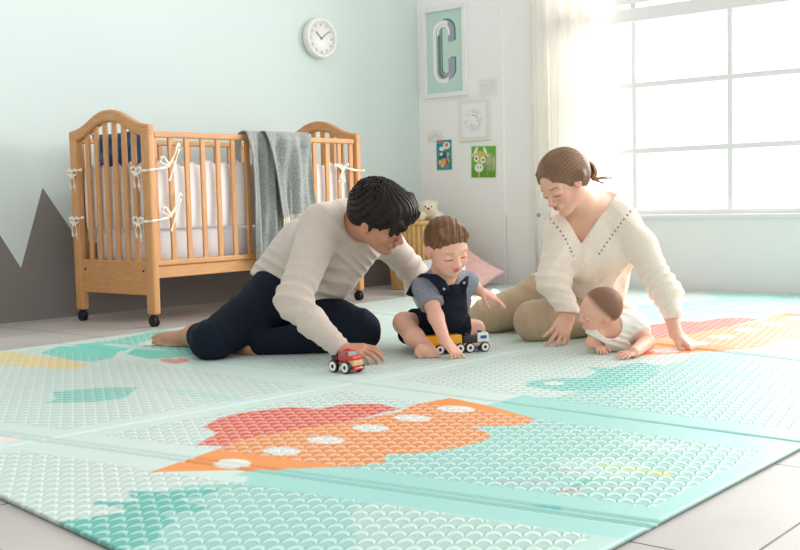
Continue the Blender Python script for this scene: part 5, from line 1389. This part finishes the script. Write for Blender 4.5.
def bhc(V):
    C = hair_col((136, 100, 80), bh, (-.3, 0, .4), .16)(V); x, y, z = V.T; a, l, u = bh.loc(x, y, z)
    t = 1-np.clip((u-(1.03*a+.03)+.03*noise(x, y, z, 90., 5))/.16, 0, 1)[:, None]
    return C*(1-t)+np.array(lin((232, 180, 156)))*t
v.mesh('hair', 'hair', bhc, bab); del v
lo, hi = box_of([bn, bp_, bsr, bsl], .11); lo[2] = 0; v = Vol(lo, hi, .003)
v.add(rc(bn+DV(.2, -1, 0)*.01, bc, .052, .074), .02); v.add(rc(bc, bp_, .075, .080), .03); v.add(rc(bn, bsr, .042, .038), .02); v.add(rc(bn, bsl, .045, .045), .02)
v.add(rc(bsl, bsl+(bel-bsl)*.5, .043, .040), .01); v.add(rc(bsr, bsr+(ber-bsr)*.4, .036, .033), .01)
v.add(rc(P(606, 340, 3.76), P(628, 346, 3.78), .030, .028), .03); v.add(rc(bp_, bp_+DV(.3, 0, -1)*.06, .08, .07), .02)
v.disp(folds_fn(.003, [(bc, .07, DV(1, .6, 0), .03, 0, .004), (bsl, .05, DV(.5, 1, 0), .022, 0, .003), (P(615, 344, 3.75), .06, DV(.3, 1, 0), .02, 1, .003)]))
v.sub(seg(P(606, 323, 3.62), P(610, 325, 3.85), (.040, .050), (.042, .052), DV(1, .5, 0)), .004)
v.capcut(bsl+(bel-bsl)*.45, bel-bsl, .055); v.capcut(bsr+(ber-bsr)*.45, ber-bsr, .045)
v.floor(MT+.001); v.mesh('cotton_top', 'white_jersey', None, bab); del v

# ================================================================== LIGHT
w = bpy.data.worlds.new('daylight'); sc.world = w; w.use_nodes = True; nt = w.node_tree; N = nt.nodes; L = nt.links
bg = N['Background']; tc = N.new('ShaderNodeTexCoord'); sx = N.new('ShaderNodeSeparateXYZ'); L.new(tc.outputs['Generated'], sx.inputs[0])
mr = N.new('ShaderNodeMapRange'); mr.interpolation_type = 'SMOOTHSTEP'; L.new(sx.outputs[0], mr.inputs[0])
mr.inputs[1].default_value = -.4; mr.inputs[2].default_value = .7; mr.inputs[3].default_value = .74; mr.inputs[4].default_value = 1.62
zr = N.new('ShaderNodeMapRange'); L.new(sx.outputs[2], zr.inputs[0]); zr.inputs[1].default_value = 0.; zr.inputs[2].default_value = 1.; zr.inputs[3].default_value = 1.12; zr.inputs[4].default_value = .60
mu = N.new('ShaderNodeMath'); mu.operation = 'MULTIPLY'; L.new(mr.outputs[0], mu.inputs[0]); L.new(zr.outputs[0], mu.inputs[1]); L.new(mu.outputs[0], bg.inputs['Strength']); bg.inputs['Color'].default_value = (1., .995, .985, 1)
def area(nm, loc, to, sx_, sy_, en_, col=(1, 1, 1)):
    l = bpy.data.lights.new(nm, 'AREA'); l.shape = 'RECTANGLE'; l.size = sx_; l.size_y = sy_; l.energy = en_; l.color = col
    o = bpy.data.objects.new(nm, l); COL.objects.link(o); o.location = loc; o.rotation_euler = (Vector(to)-Vector(loc)).to_track_quat('-Z', 'Y').to_euler()
area('window_daylight', (XW+1.6, .4, 2.3), (2.6, 1.6, .3), 5.5, 2.6, 440, (1, .99, .97))
sc.view_settings.view_transform = 'Standard'; sc.view_settings.look = 'None'; sc.view_settings.exposure = .34; sc.view_settings.gamma = 1.; sc.view_settings.use_curve_mapping = False
